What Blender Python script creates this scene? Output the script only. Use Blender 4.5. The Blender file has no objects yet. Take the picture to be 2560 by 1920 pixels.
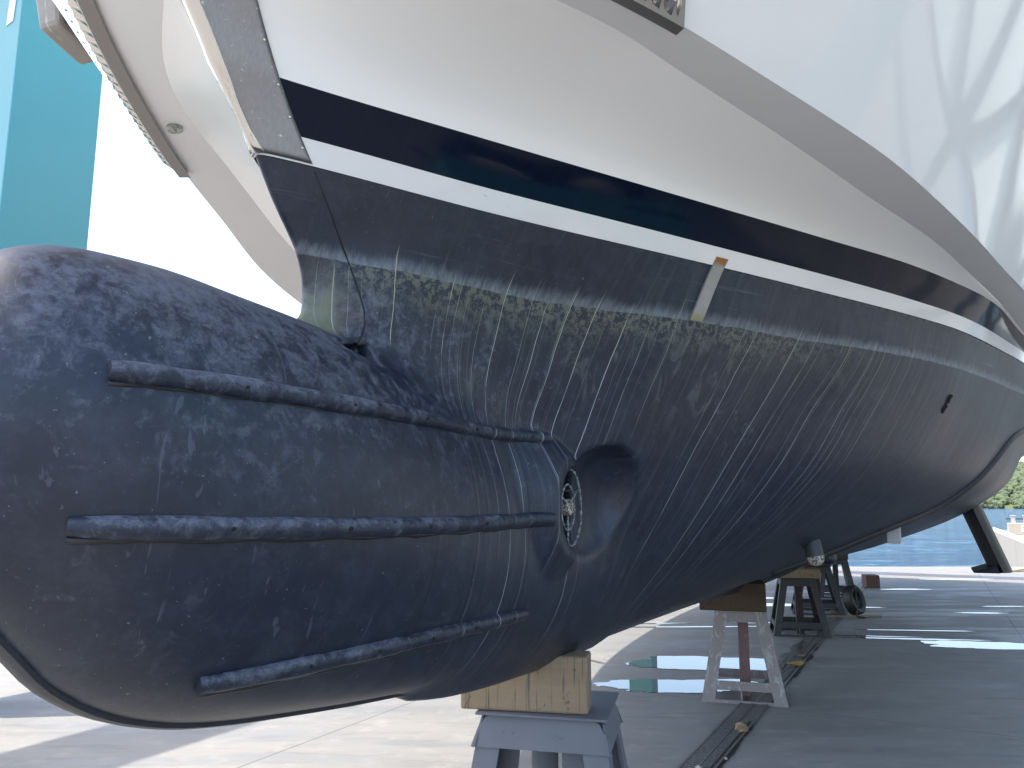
# yacht on keel blocks in a boatyard
import bpy, bmesh, math, random
import numpy as np
from mathutils import Vector, Matrix, noise as mnoise
R = math.radians
sc = bpy.context.scene; COL = sc.collection
# ---------------------------------------------------------------- camera, sky, sun, exposure
cam_d = bpy.data.cameras.new("camera"); cam = bpy.data.objects.new("camera", cam_d); COL.objects.link(cam)
cam_d.sensor_width = 36; cam_d.lens = 1923 / 2560 * 36; cam_d.clip_start = .05; cam_d.clip_end = 6000
cam.location = (0, 0, 1.55); cam.rotation_euler = (R(90) + math.atan(305 / 1923), 0, 0)
sc.camera = cam
BO = Vector((.17, 3.44, 0)); BA = math.atan2(1, .54)              # boat frame: origin under the first keel stand, x aft, y to starboard, z up
BD = Vector((math.cos(BA), math.sin(BA), 0)); BP = Vector((BD.y, -BD.x, 0))
SUN = (-.25 * BD - .35 * BP + Vector((0, 0, 1))).normalized()
world = bpy.data.worlds.new("World"); sc.world = world; world.use_nodes = True
wn = world.node_tree; bg = wn.nodes["Background"]
sky = wn.nodes.new("ShaderNodeTexSky"); sky.sky_type = 'NISHITA'; sky.sun_disc = False
sky.sun_elevation = math.asin(SUN.z); sky.sun_rotation = math.atan2(SUN.x, SUN.y)
sky.air_density = 1.0; sky.dust_density = 3.0; sky.ozone_density = 1.0
wn.links.new(sky.outputs[0], bg.inputs[0]); bg.inputs[1].default_value = .15
sd = bpy.data.lights.new("sun", 'SUN'); sd.energy = 2.0; sd.angle = R(.55); sd.color = (1, .93, .83)
so = bpy.data.objects.new("sun", sd); COL.objects.link(so); so.rotation_euler = (-SUN).to_track_quat('-Z', 'Y').to_euler()
sc.view_settings.view_transform = 'Standard'; sc.view_settings.look = 'None'
sc.view_settings.exposure = 2.0; sc.view_settings.gamma = 1; sc.view_settings.use_curve_mapping = False
# ---------------------------------------------------------------- helpers
def W(s, y, z): return BO + BD * s + BP * y + Vector((0, 0, z))    # boat coordinates (y to port) -> world
def tag(o, label=None, cat=None, group=None, kind=None):
    if label: o['label'] = label
    if cat: o['category'] = cat
    if group: o['group'] = group
    if kind: o['kind'] = kind
    return o
def empty(name, loc=(0, 0, 0), rz=0):
    o = bpy.data.objects.new(name, None); COL.objects.link(o); o.location = loc; o.rotation_euler = (0, 0, rz); o.empty_display_size = .1; return o
class MB:
    def __init__(s): s.v = []; s.f = []
    def add(s, vs, fs):
        n = len(s.v); s.v += [tuple(v) for v in vs]; s.f += [tuple(i + n for i in f) for f in fs]; return s
    def box(s, c, d, rz=0, M=None):
        x, y, z = d[0] / 2, d[1] / 2, d[2] / 2
        vs = [Vector((a * x, b * y, e * z)) for a in (-1, 1) for b in (-1, 1) for e in (-1, 1)]
        m = M or Matrix.Rotation(rz, 3, 'Z'); c = Vector(c)
        return s.add([c + m @ v for v in vs], [(0, 1, 3, 2), (4, 6, 7, 5), (0, 4, 5, 1), (2, 3, 7, 6), (0, 2, 6, 4), (1, 5, 7, 3)])
    def bar(s, p, q, w, d, up=(0, 0, 1), w2=None, d2=None):
        p = Vector(p); q = Vector(q); t = (q - p).normalized(); a = Vector(up).cross(t)
        if a.length < 1e-3: a = Vector((1, 0, 0)).cross(t)
        a.normalize(); b = t.cross(a); w2 = w2 or w; d2 = d2 or d
        vs = [p + a * (i * w / 2) + b * (j * d / 2) for i, j in ((-1, -1), (1, -1), (1, 1), (-1, 1))] + [q + a * (i * w2 / 2) + b * (j * d2 / 2) for i, j in ((-1, -1), (1, -1), (1, 1), (-1, 1))]
        return s.add(vs, [(3, 2, 1, 0), (4, 5, 6, 7), (0, 1, 5, 4), (1, 2, 6, 5), (2, 3, 7, 6), (3, 0, 4, 7)])
    def tube(s, pts, r, n=12, closed=False, cap=True):
        P = [Vector(p) for p in pts]; m = len(P); rr = r if hasattr(r, '__len__') else [r] * m; rings = []; ref = None
        for i in range(m):
            t = (P[(i + 1) % m] - P[i - 1]) if closed else (P[min(i + 1, m - 1)] - P[max(i - 1, 0)])
            t.normalize()
            if ref is None: ref = Vector((0, 0, 1)) if abs(t.z) < .9 else Vector((1, 0, 0))
            a = ref - t * ref.dot(t); a.normalize(); ref = a; b = t.cross(a)
            rings.append([P[i] + (a * math.cos(2 * math.pi * k / n) + b * math.sin(2 * math.pi * k / n)) * rr[i] for k in range(n)])
        vs = [v for g in rings for v in g]; fs = []
        for i in range(m if closed else m - 1):
            j = (i + 1) % m
            for k in range(n): fs.append((i * n + k, i * n + (k + 1) % n, j * n + (k + 1) % n, j * n + k))
        if cap and not closed: fs += [tuple(range(n - 1, -1, -1)), tuple((m - 1) * n + k for k in range(n))]
        return s.add(vs, fs)
    def prism(s, poly, M, h):
        """polygon (x,y) extruded by h along local z, placed by 4x4 M"""
        n = len(poly); vs = [M @ Vector((x, y, 0)) for x, y in poly] + [M @ Vector((x, y, h)) for x, y in poly]
        return s.add(vs, [tuple(range(n - 1, -1, -1)), tuple(range(n, 2 * n))] + [(i, (i + 1) % n, n + (i + 1) % n, n + i) for i in range(n)])
    def grid(s, rows, flip=False):
        n = len(rows[0]); vs = [v for r in rows for v in r]; fs = []
        for i in range(len(rows) - 1):
            for j in range(n - 1):
                q = (i * n + j, i * n + j + 1, (i + 1) * n + j + 1, (i + 1) * n + j); fs.append(q[::-1] if flip else q)
        return s.add(vs, fs)
    def build(s, name, mat, parent=None, smooth=False, bevel=0, loc=None, rz=None, angle=None):
        me = bpy.data.meshes.new(name); me.from_pydata(s.v, [], s.f); me.validate()
        bm = bmesh.new(); bm.from_mesh(me); bmesh.ops.recalc_face_normals(bm, faces=bm.faces); bm.to_mesh(me); bm.free()
        o = bpy.data.objects.new(name, me); COL.objects.link(o); o.parent = parent
        if mat: me.materials.append(mat)
        if smooth or angle:
            me.shade_smooth()
            if angle: me.set_sharp_from_angle(angle=R(angle))
        if bevel:
            b = o.modifiers.new("bevel", 'BEVEL'); b.width = bevel; b.segments = 2; b.limit_method = 'ANGLE'; b.angle_limit = R(40)
        if loc is not None: o.location = loc
        if rz is not None: o.rotation_euler = (0, 0, rz)
        return o
def copy_tree(o, parent=None):
    c = o.copy(); COL.objects.link(c); c.parent = parent
    for ch in o.children: copy_tree(ch, c)
    return c
# ---------------------------------------------------------------- materials
class NT:
    """thin wrapper for building node materials"""
    def __init__(s, name, rough=.6, col=(.5, .5, .5), metal=0, spec=.5):
        s.m = bpy.data.materials.new(name); s.m.use_nodes = True; s.t = s.m.node_tree; s.b = s.t.nodes["Principled BSDF"]
        s.b.inputs['Roughness'].default_value = rough; s.b.inputs['Base Color'].default_value = (*col, 1)
        s.b.inputs['Metallic'].default_value = metal; s.b.inputs['Specular IOR Level'].default_value = spec
        s.tc = s.t.nodes.new("ShaderNodeTexCoord").outputs['Object']
    def n(s, typ, **k):
        o = s.t.nodes.new(typ)
        for a, b in k.items(): setattr(o, a, b)
        return o
    def L(s, a, b): s.t.links.new(a, b)
    def val(s, sock, v):
        if isinstance(v, bpy.types.NodeSocket): s.L(v, sock)
        else: sock.default_value = v
    def m_(s, op, a, b=None, c=None, clamp=False):
        o = s.n("ShaderNodeMath", operation=op, use_clamp=clamp); s.val(o.inputs[0], a)
        if b is not None: s.val(o.inputs[1], b)
        if c is not None: s.val(o.inputs[2], c)
        return o.outputs[0]
    def xyz(s, v=None):
        o = s.n("ShaderNodeSeparateXYZ"); s.L(v or s.tc, o.inputs[0]); return o.outputs
    def comb(s, x, y, z):
        o = s.n("ShaderNodeCombineXYZ"); [s.val(o.inputs[i], q) for i, q in enumerate((x, y, z))]; return o.outputs[0]
    def map(s, scale=(1, 1, 1), rot=(0, 0, 0), loc=(0, 0, 0), v=None):
        o = s.n("ShaderNodeMapping"); s.L(v or s.tc, o.inputs[0]); o.inputs['Scale'].default_value = scale; o.inputs['Rotation'].default_value = rot; o.inputs['Location'].default_value = loc; return o.outputs[0]
    def noise(s, scale, det=4, rough=.55, v=None, dist=0, dim='3D', w=None):
        o = s.n("ShaderNodeTexNoise", noise_dimensions=dim)
        if dim != '1D': s.L(v or s.tc, o.inputs['Vector'])
        if w is not None: s.val(o.inputs['W'], w)
        o.inputs['Scale'].default_value = scale; o.inputs['Detail'].default_value = det; o.inputs['Roughness'].default_value = rough; o.inputs['Distortion'].default_value = dist
        return o.outputs['Fac']
    def step(s, v, a, b):
        o = s.n("ShaderNodeMapRange", interpolation_type='SMOOTHSTEP'); s.val(o.inputs[0], v); s.val(o.inputs[1], a); s.val(o.inputs[2], b); return o.outputs[0]
    def mix(s, f, a, b, mode='MIX'):
        o = s.n("ShaderNodeMix", data_type='RGBA', blend_type=mode); s.val(o.inputs[0], f)
        for i, q in ((6, a), (7, b)):
            if isinstance(q, tuple): o.inputs[i].default_value = (*q, 1)
            else: s.L(q, o.inputs[i])
        return o.outputs[2]
    def fmix(s, f, a, b):
        o = s.n("ShaderNodeMix", data_type='FLOAT'); s.val(o.inputs[0], f); s.val(o.inputs[2], a); s.val(o.inputs[3], b); return o.outputs[0]
    def col(s, c): s.val(s.b.inputs['Base Color'], (*c, 1) if isinstance(c, tuple) else c)
    def rough(s, r): s.val(s.b.inputs['Roughness'], r)
    def bump(s, h, strength=.3, dist=.01):
        o = s.n("ShaderNodeBump"); s.L(h, o.inputs['Height']); o.inputs['Strength'].default_value = strength; o.inputs['Distance'].default_value = dist; s.L(o.outputs[0], s.b.inputs['Normal'])
# ---------------------------------------------------------------- hull shape (boat frame: s aft from the first keel stand, y to port, z up)
def nspline(x, y, q, lin=True):
    """natural cubic spline, straight beyond its ends"""
    x = np.asarray(x, float); y = np.asarray(y, float); q = np.asarray(q, float)
    n = len(x); h = np.diff(x); A = np.eye(n); r = np.zeros(n)
    for i in range(1, n - 1):
        A[i, i - 1] = h[i - 1]; A[i, i] = 2 * (h[i - 1] + h[i]); A[i, i + 1] = h[i]
        r[i] = 3 * ((y[i + 1] - y[i]) / h[i] - (y[i] - y[i - 1]) / h[i - 1])
    c = np.linalg.solve(A, r)
    b = np.diff(y) / h - h * (2 * c[:-1] + c[1:]) / 3; d = np.diff(c) / (3 * h)
    i = np.clip(np.searchsorted(x, q) - 1, 0, n - 2); t = q - x[i]
    v = y[i] + b[i] * t + c[i] * t ** 2 + d[i] * t ** 3
    v = np.where(q < x[0], y[0] + b[0] * (q - x[0]), v)
    e = b[-1] + 2 * c[-2] * h[-1] + 3 * d[-1] * h[-1] ** 2
    return np.where(q > x[-1], y[-1] + e * (q - x[-1]), v)
def pchip(x, y, q):
    x = np.asarray(x, float); y = np.asarray(y, float); q = np.asarray(q, float)
    h = np.diff(x); d = np.diff(y) / h; m = np.zeros(len(x)); m[0] = d[0]; m[-1] = d[-1]
    for i in range(1, len(x) - 1):
        if d[i - 1] * d[i] > 0:
            w1 = 2 * h[i] + h[i - 1]; w2 = h[i] + 2 * h[i - 1]; m[i] = (w1 + w2) / (w1 / d[i - 1] + w2 / d[i])
    i = np.clip(np.searchsorted(x, q) - 1, 0, len(x) - 2); t = (q - x[i]) / h[i]
    v = ((2*t**3-3*t**2+1)*y[i] + (t**3-2*t**2+t)*h[i]*m[i] + (-2*t**3+3*t**2)*y[i+1] + (t**3-t**2)*h[i]*m[i+1])
    v = np.where(q < x[0], y[0] + m[0] * (q - x[0]), v)
    return np.where(q > x[-1], y[-1] + m[-1] * (q - x[-1]), v)
RN = .017                                    # stem nose radius
Z1, Z2, Z3 = 2.459, 2.519, 2.642             # antifouling top, white stripe top, black stripe top
def stem(z):
    return pchip([.9, 1.25, 1.5, 1.75, 2.026, 2.076, 2.185, 2.288, 2.382, 2.459, 2.617, 2.745, 2.9, 3.3, 4.0, 5.0],
                 [-.6, -.9, -1.15, -1.4, -1.552, -1.558, -1.588, -1.625, -1.69, -1.762, -1.893, -2.008, -2.13, -2.48, -3.05, -3.8], z)
AFT = [(3.5, 2.24), (5, 2.47), (7, 2.62), (10, 2.62), (13, 2.45), (15, 2.25)]
ROWS = {
 3.00: [(-2.05, .085), (-1.8, .36), (-1.4, .86), (-.6, 1.25), (.1, 1.6), (1., 1.95)],
 2.642: [(-1.681, .134), (-1.24, .377), (-.531, .774), (.2, 1.182), (.725, 1.469), (1.19, 1.673), (1.637, 1.837), (2.669, 2.081)] + [(s, y + .05) for s, y in AFT],
 2.459: [(-1.64, .080), (-1.147, .323), (-.41, .733), (-.099, .904), (.369, 1.152), (.951, 1.45), (1.421, 1.664), (2.275, 1.938), (2.732, 2.07)] + AFT,
 2.25: [(-1.5, .060), (-1.329, .155), (-1.1, .243), (-.85, .340), (-.74, .405), (-.61, .485), (-.343, .675), (0, .875), (.377, 1.06), (.55, 1.17), (.94, 1.39), (1.5, 1.63), (2, 1.79), (2.7, 1.98), (3.5, 2.18), (5, 2.40), (7, 2.54), (10, 2.52), (13, 2.3), (15, 2.1)],
 2.12: [(-1.48, .07), (-1.329, .148), (-1.1, .206), (-.85, .301), (-.74, .352), (-.61, .42), (-.343, .62), (0, .80), (.377, .985), (.55, 1.09), (.94, 1.325), (1.5, 1.58), (2, 1.74), (2.7, 1.93), (3.5, 2.13), (5, 2.33), (7, 2.44), (10, 2.40), (13, 2.15), (15, 1.9)],
 2.00: [(-1.45, .075), (-1.329, .13), (-1.1, .18), (-.85, .265), (-.74, .315), (-.61, .37), (-.343, .56), (0, .735), (.377, .905), (.55, 1.0), (.94, 1.255), (1.5, 1.51), (2, 1.68), (2.7, 1.89), (3.5, 2.06), (5, 2.22), (7, 2.28), (10, 2.22), (13, 1.9), (15, 1.6)],
 1.75: [(-1.1, .08), (-.85, .16), (-.74, .2), (-.61, .265), (-.343, .45), (0, .59), (.377, .74), (.94, 1.10), (1.5, 1.35), (2, 1.54), (2.7, 1.76), (3.5, 1.93), (5, 2.08), (7, 2.1), (10, 1.9), (13, 1.45), (15, .8)],
 1.50: [(-.9, .06), (-.61, .16), (-.343, .315), (0, .45), (.377, .575), (.94, .86), (1.5, 1.08), (2, 1.27), (2.7, 1.47), (3.5, 1.62), (5, 1.75), (7, 1.72), (10, 1.4), (13, .6), (15, .2)],
 1.25: [(-.6, .08), (-.343, .19), (0, .30), (.377, .385), (.94, .56), (1.5, .72), (2, .86), (2.7, 1.0), (3.5, 1.1), (5, 1.15), (7, 1.05), (10, .7), (13, .2), (15, .1)],
 1.10: [(-.4, .08), (0, .19), (.377, .25), (.94, .36), (1.5, .45), (2, .5), (3.5, .55), (5, .5), (7, .4), (10, .25), (15, .05)],
 0.98: [(-.3, .05), (0, .10), (.377, .13), (.94, .17), (2, .19), (5, .14), (10, .1), (15, .03)],
 0.91: [(-.3, -.02), (0, .0), (.377, .01), (1., .02), (2, .04), (4, .09), (6, .1), (10, .09), (15, .02)],
 0.80: [(-.3, -.14), (0, -.12), (1, -.12), (2, -.1), (4, -.02), (6, -.0), (15, -.05)],
}
_SG = np.linspace(-3.2, 15.6, 1881); _ZG = np.linspace(.7, 3.1, 481)
def _table():
    zs = sorted(ROWS); R = []
    for z in zs:
        p = np.array(ROWS[z], float)
        B = np.where(p[:, 1] > 0, np.sqrt(np.maximum(p[:, 1], 0) ** 2 + RN ** 2) - RN, p[:, 1])
        s = p[:, 0]
        if z > 2.02: s = np.r_[stem(z), s]; B = np.r_[0, B]
        R.append(pchip(s, B, _SG))
    R = np.array(R); T = np.empty((len(_SG), len(_ZG)))
    for i in range(len(_SG)): T[i] = pchip(zs, R[:, i], _ZG)
    T = np.clip(T, -1.5, 4)
    k = np.exp(-.5 * (np.arange(-9, 10) / 3.5) ** 2); k /= k.sum()      # fair the table
    E = np.pad(T, ((9, 9), (0, 0)), mode='reflect', reflect_type='odd'); T = sum(k[j] * E[j:j + len(_SG)] for j in range(19))
    k = np.exp(-.5 * (np.arange(-9, 10) / 4.) ** 2); k /= k.sum()
    E = np.pad(T, ((0, 0), (9, 9)), mode='reflect', reflect_type='odd'); T = sum(k[j] * E[:, j:j + len(_ZG)] for j in range(19))
    return T
_T = _table()
def Bt(s, z):
    u = np.clip((s - _SG[0]) / (_SG[1] - _SG[0]), 0, len(_SG) - 1.001); v = np.clip((z - _ZG[0]) / (_ZG[1] - _ZG[0]), 0, len(_ZG) - 1.001)
    i = u.astype(int); j = v.astype(int); a = u - i; b = v - j
    return (1-a)*(1-b)*_T[i, j] + a*(1-b)*_T[i+1, j] + (1-a)*b*_T[i, j+1] + a*b*_T[i+1, j+1]
def breadth(s, z):
    B = np.maximum(Bt(np.asarray(s, float), np.asarray(z, float)), 0); return np.sqrt(B * B + 2 * RN * B)
_bs = [-2.5, -2.47, -2.4, -2.35, -2.27, -2.2, -2.05, -1.88, -1.55, -1.27, -1., -.7, -.4, -.1, .3]
_bt = [1.68, 1.85, 1.975, 2.022, 2.052, 2.062, 2.068, 2.058, 2.033, 1.99, 1.94, 1.87, 1.78, 1.68, 1.5]
_bb = [1.62, 1.50, 1.415, 1.372, 1.286, 1.214, 1.128, 1.079, 1.033, 1.003, .98, .96, .95, .95, .98]
_bw = [.02, .09, .165, .195, .235, .26, .295, .315, .33, .325, .315, .31, .30, .27, .16]
_bq = np.linspace(-2.7, .5, 800)
_BT = pchip(_bs, _bt, _bq); _BB = pchip(_bs, _bb, _bq); _BW = np.maximum(pchip(_bs, _bw, _bq), .004)
THR = dict(s=-.535, z=1.545)                   # thruster tunnel axis
def f_bulb(s, y, z):
    t = np.interp(s, _bq, _BT); b = np.interp(s, _bq, _BB); w = np.interp(s, _bq, _BW)
    c = (t + b) / 2; h = np.maximum((t - b) / 2, .01); v = (z - c) / h
    ww = w * np.where(v < 0, 1 - .16 * v * v, 1 - .06 * v * v)
    r = np.sqrt((y / ww) ** 2 + v * v)
    f = (r - 1) * np.minimum(w, h)
    return np.maximum(f, np.maximum(-2.5 - s, s - .35))
def smin(a, b, k):
    h = np.clip(.5 + .5 * (b - a) / k, 0, 1); return b + (a - b) * h - k * h * (1 - h)
def smax(a, b, k): return -smin(-a, -b, k)
def f_under(s, y, z):
    B = Bt(s, z); fh = (np.sqrt(y * y + RN * RN) - RN - B) * .82
    f = smin(fh, f_bulb(s, y, z), .035 + .125 * np.clip((s + 1.5) / .45, 0, 1) ** 1.2)
    # thruster: raised fairing ahead of the tunnel, scooped recess behind it, then the tunnel itself
    ay = np.abs(y); ds = s - THR['s']; dz = z - THR['z']
    r = np.sqrt(ds * ds + dz * dz)
    face = .350 - .12 * ds
    fair = np.maximum((np.sqrt((ds + .02) ** 2 + dz * dz) - (.178 + 1.3 * (face - ay))) * .6, ay - face)
    f = smin(f, np.maximum(fair, .2 - ay), .006)
    bowl = smax(np.sqrt((ds - .165) ** 2 + (dz + .015) ** 2 + (ay - .70) ** 2) - .425, np.sqrt((ds - .14) ** 2 + (dz + .005) ** 2) - .240, .09)
    f = smax(f, -bowl, .012)
    f = smax(f, -(r - .138), .008)
    u = np.clip((s + 1.58) / .17, 0, 1); lo = 1.962 - .04 * u; hi = lo + .010 + .072 * u
    slot = np.maximum(np.maximum(lo - z, z - hi), np.maximum(np.maximum(-1.62 - s, s + 1.41), .06 - ay))
    f = smax(f, -slot, .006)
    return np.maximum(f, z - 2.472)
# ---------------------------------------------------------------- antifouling paint (boat coordinates)
def antifoul(name, rail=False):
    t = NT(name, rough=.5); x, y, z = t.xyz()
    base = t.mix(t.noise(2.2, 5, .6), (.004, .0085, .020), (.011, .018, .038))
    base = t.mix(t.m_('MULTIPLY', t.step(t.noise(15, 6, .72, dist=.3), .42, .68), .4), base, (.034, .043, .066)); base = t.mix(t.m_('MULTIPLY', t.step(t.noise(6, 5, .7, v=t.map(loc=(9, 4, 2))), .55, .72), .5), base, (.007, .009, .015))
    brush = t.noise(1, 4, .6, v=t.map((38, 4, 1.6)))
    base = t.mix(t.m_('MULTIPLY', t.step(brush, .45, .8), t.step(x, -1.35, -1.0)), base, (.032, .039, .052))
    # dried patches on the bulb: clumps of pale skin, thick on top, thinning downwards and aft
    n1 = t.noise(17, 8, .76, dist=.45); n2 = t.noise(1.7, 3, .5); n3 = t.noise(34, 4, .65, v=t.map((1, 1, .8)))
    up = t.step(z, 1.35, 2.1) if not rail else t.m_('ADD', .45, t.m_('MULTIPLY', t.step(t.xyz(t.n('ShaderNodeNewGeometry').outputs['Normal'])[2], -.2, .5), .5)); fwd = t.step(x, -.75, -1.75)
    thr = t.m_('SUBTRACT', .645, t.m_('MULTIPLY', t.m_('MULTIPLY', up, fwd), .25))
    thr = t.m_('SUBTRACT', thr, t.m_('MULTIPLY', t.m_('SUBTRACT', n2, .5), .35))
    thr = t.m_('ADD', thr, t.m_('MULTIPLY', t.step(z, 2.13, 2.2), .35)) if not rail else thr
    soft = t.step(t.m_('ADD', n1, t.m_('MULTIPLY', t.m_('SUBTRACT', n3, .5), .5)), t.m_('SUBTRACT', thr, .06), t.m_('ADD', thr, .16))
    n9 = t.noise(52, 6, .78, v=t.map((1, 1, 1.3), rot=(0, .5, 0)), dist=.4)
    blot = t.m_('MULTIPLY', t.m_('MULTIPLY', soft, t.m_('MULTIPLY_ADD', up, .6, .4)), t.m_('MULTIPLY_ADD', t.step(n9, .38, .58), .6, .4))
    base = t.mix(t.m_('MULTIPLY', blot, .72 if not rail else .85), base, (.125, .142, .188))
    if not rail:
        n5 = t.noise(3.1, 3, .5, v=t.map(loc=(3, 1, 2)))
        rust = t.m_('MULTIPLY', t.step(n5, .58, .72), t.m_('MULTIPLY', t.step(z, 1.85, 2.04), fwd))
        base = t.mix(t.m_('MULTIPLY', rust, .45), base, (.12, .085, .07))
    specks = t.step(t.noise(75, 2, .5), .735, .77)
    base = t.mix(t.m_('MULTIPLY', specks, .5), base, (.2, .215, .235))
    specks = t.step(t.noise(190, 1, .5), .77, .80)
    base = t.mix(t.m_('MULTIPLY', specks, .5), base, (.3, .3, .3))
    # run marks: thin pale lines that follow the frames down the hull
    wob = t.m_('MULTIPLY', t.m_('SUBTRACT', t.noise(2.6, 4, .6, v=t.map((1, .2, 1))), .5), .016)
    zone = t.m_('MAXIMUM', t.step(x, -1.18, -1.08), t.m_('MULTIPLY', t.step(x, -1.62, -1.54), t.step(z, 2.0, 2.04)))
    aft = t.step(x, 1.5, .2)
    top = t.m_('MULTIPLY_ADD', x, .012, 2.256)
    ends = t.noise(5, 2, .5, v=t.comb(x, 0, 0))
    lines = None
    for freq, wd, amp, off, lo in ((9, .013, .85, 0, .20), (17, .018, .5, 3.7, .32), (33, .028, .2, 9.1, .5)):
        vx = t.m_('ADD', t.m_('ADD', x, wob), off)
        vo = t.n("ShaderNodeTexVoronoi", voronoi_dimensions='1D'); t.L(vx, vo.inputs['W']); vo.inputs['Scale'].default_value = freq; vo.inputs['Randomness'].default_value = 1
        r0, r1, r2 = t.xyz(vo.outputs['Color'])
        ln = t.step(vo.outputs['Distance'], wd, wd * .35)
        zt = t.m_('ADD', top, t.m_('MULTIPLY', r1, .11)); zb = t.m_('SUBTRACT', 2.05, t.m_('MULTIPLY', t.m_('POWER', r2, .5), 1.3))
        fade = t.m_('MULTIPLY', t.step(z, zt, t.m_('SUBTRACT', zt, .06)), t.step(z, zb, t.m_('ADD', zb, .35)))
        brk = t.step(t.noise(1, 3, .6, v=t.comb(t.m_('MULTIPLY', x, 8), off, t.m_('MULTIPLY', z, 5))), .3, .52)
        ln = t.m_('MULTIPLY', t.m_('MULTIPLY', ln, fade), t.m_('MULTIPLY', t.step(r0, lo - .05, lo + .3), t.m_('MULTIPLY', t.m_('MULTIPLY_ADD', brk, .75, .25), amp)))
        lines = ln if lines is None else t.m_('MAXIMUM', lines, ln)
    lines = t.m_('MULTIPLY', lines, t.m_('MULTIPLY', zone, t.m_('MULTIPLY_ADD', aft, .76, .24)))
    # slime under the old waterline, and the pale waterline itself
    d = t.m_('SUBTRACT', top, z)
    n4 = t.noise(42, 7, .78, dist=.5); n6 = t.noise(5, 4, .6)
    slime = t.m_('MULTIPLY', t.step(n4, .47, .53), t.m_('MULTIPLY', t.step(d, -.005, .008), t.step(d, t.m_('MULTIPLY_ADD', n6, .30, .02), .0)))
    slime = t.m_('MULTIPLY', slime, t.m_('MULTIPLY', t.step(x, 1.1, -.2), t.step(x, -1.62, -1.4)))
    if not rail:
        base = t.mix(t.m_('MULTIPLY', slime, .7), base, t.mix(t.noise(3, 2, .5), (.115, .13, .12), (.18, .185, .115)))
        fleck = t.m_('MULTIPLY', t.step(t.noise(38, 6, .75, v=t.map(loc=(6, 6, 6))), .56, .62), t.m_('MULTIPLY', t.step(d, .0, .01), t.step(d, .22, .05))); base = t.mix(t.m_('MULTIPLY', fleck, .8), base, (.011, .013, .017))
        smear = t.m_('MULTIPLY', t.step(t.noise(1, 5, .65, v=t.map((9, 5, 4), loc=(4, 0, 1)), dist=1.2), .56, .66), t.m_('MULTIPLY', t.step(d, .03, .08), t.step(d, .5, .2)))
        base = t.mix(t.m_('MULTIPLY', smear, t.m_('MULTIPLY', t.step(x, 1.3, -.1), .42)), base, (.12, .135, .13))
        dw = t.m_('ADD', d, t.m_('MULTIPLY', t.m_('SUBTRACT', t.noise(14, 4, .6), .5), .012)); wl = t.m_('MULTIPLY', t.m_('MULTIPLY', t.step(dw, .006, .002), t.step(dw, t.m_('MULTIPLY_ADD', t.noise(1, 5, .7, v=t.map((34, 6, 4))), -.10, .005), .0)), t.m_('MULTIPLY_ADD', t.noise(1, 5, .75, v=t.map((70, 12, 16))), 2.2, -.55))
        base = t.mix(t.m_('MULTIPLY', wl, .75), base, (.24, .28, .31))
        sq = t.m_('MULTIPLY', t.step(t.noise(1, 4, .65, v=t.map((2.2, 2, 60))), .60, .75), t.m_('MULTIPLY', t.step(d, .02, -.05), t.step(z, 2.44, 2.36)))
        base = t.mix(t.m_('MULTIPLY', sq, .45), base, (.15, .165, .18))
        dk = t.m_('MULTIPLY', t.step(t.noise(1, 4, .6, v=t.map((30, 4, 2.2), loc=(7, 0, 0))), .56, .74), t.step(z, 2.28, 2.42))
        base = t.mix(t.m_('MULTIPLY', dk, .5), base, (.012, .016, .024))
        gk = t.m_('MULTIPLY', t.m_('MULTIPLY', t.m_('MULTIPLY', t.step(x, -1.44, -1.53), t.step(x, -1.70, -1.62)), t.step(z, 2.22, 2.08)), t.m_('MULTIPLY', t.step(z, 1.99, 2.03), t.step(t.noise(9, 4, .6), .36, .6)))
        base = t.mix(t.m_('MULTIPLY', gk, .7), base, (.19, .21, .13))
    base = t.mix(lines, base, t.mix(t.step(d, .32, .05), (.50, .56, .62), (.47, .50, .36)))
    vo = t.n("ShaderNodeTexVoronoi", voronoi_dimensions='1D'); t.L(t.m_('ADD', t.m_('ADD', x, wob), 31.3), vo.inputs['W']); vo.inputs['Scale'].default_value = 5.5; q0, q1, q2 = t.xyz(vo.outputs['Color'])
    dk2 = t.m_('MULTIPLY', t.step(vo.outputs['Distance'], .022, .008), t.m_('MULTIPLY', t.step(q0, .35, .5), t.m_('MULTIPLY', t.step(z, 1.97, 1.9), t.m_('MULTIPLY', t.step(x, -1.5, -1.4), t.step(x, -.5, -.7)))))
    base = t.mix(t.m_('MULTIPLY', dk2, .85), base, (.004, .005, .007))
    # brushed-in scratches on the lower bulb
    scr = t.step(t.noise(1, 3, .6, v=t.map((14, 10, 3.5), loc=(2, 5, 0)), dist=2.2), .66, .70)
    base = t.mix(t.m_('MULTIPLY', scr, t.m_('MULTIPLY', fwd, .22)), base, (.16, .18, .22))
    t.col(base); t.rough(t.fmix(blot, t.fmix(n2, .34, .48), .65))
    t.b.inputs['Specular IOR Level'].default_value = .5
    t.bump(t.m_('ADD', t.m_('MULTIPLY', n1, .5), t.m_('MULTIPLY', n3, .35)), .22 if not rail else .9, .006)
    return t.m
M = {}
M['antifoul'] = antifoul("antifouling"); M['rail'] = antifoul("rail_paint", True)
t = NT("gelcoat", .12, spec=.5); n = t.noise(1.4, 3); z = t.xyz()[2]
c = t.mix(n, (.73, .72, .70), (.76, .75, .735)); c = t.mix(t.m_('MULTIPLY', t.step(t.noise(1, 5, .65, v=t.map((9, 9, 26)), dist=1.5), .68, .76), t.step(z, 2.60, 2.46)), c, (.55, .54, .52))
t.col(c); t.rough(t.fmix(t.noise(5, 4), .03, .07)); t.bump(t.noise(1.3, 2), .018, .02); M['white'] = t.m
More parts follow.
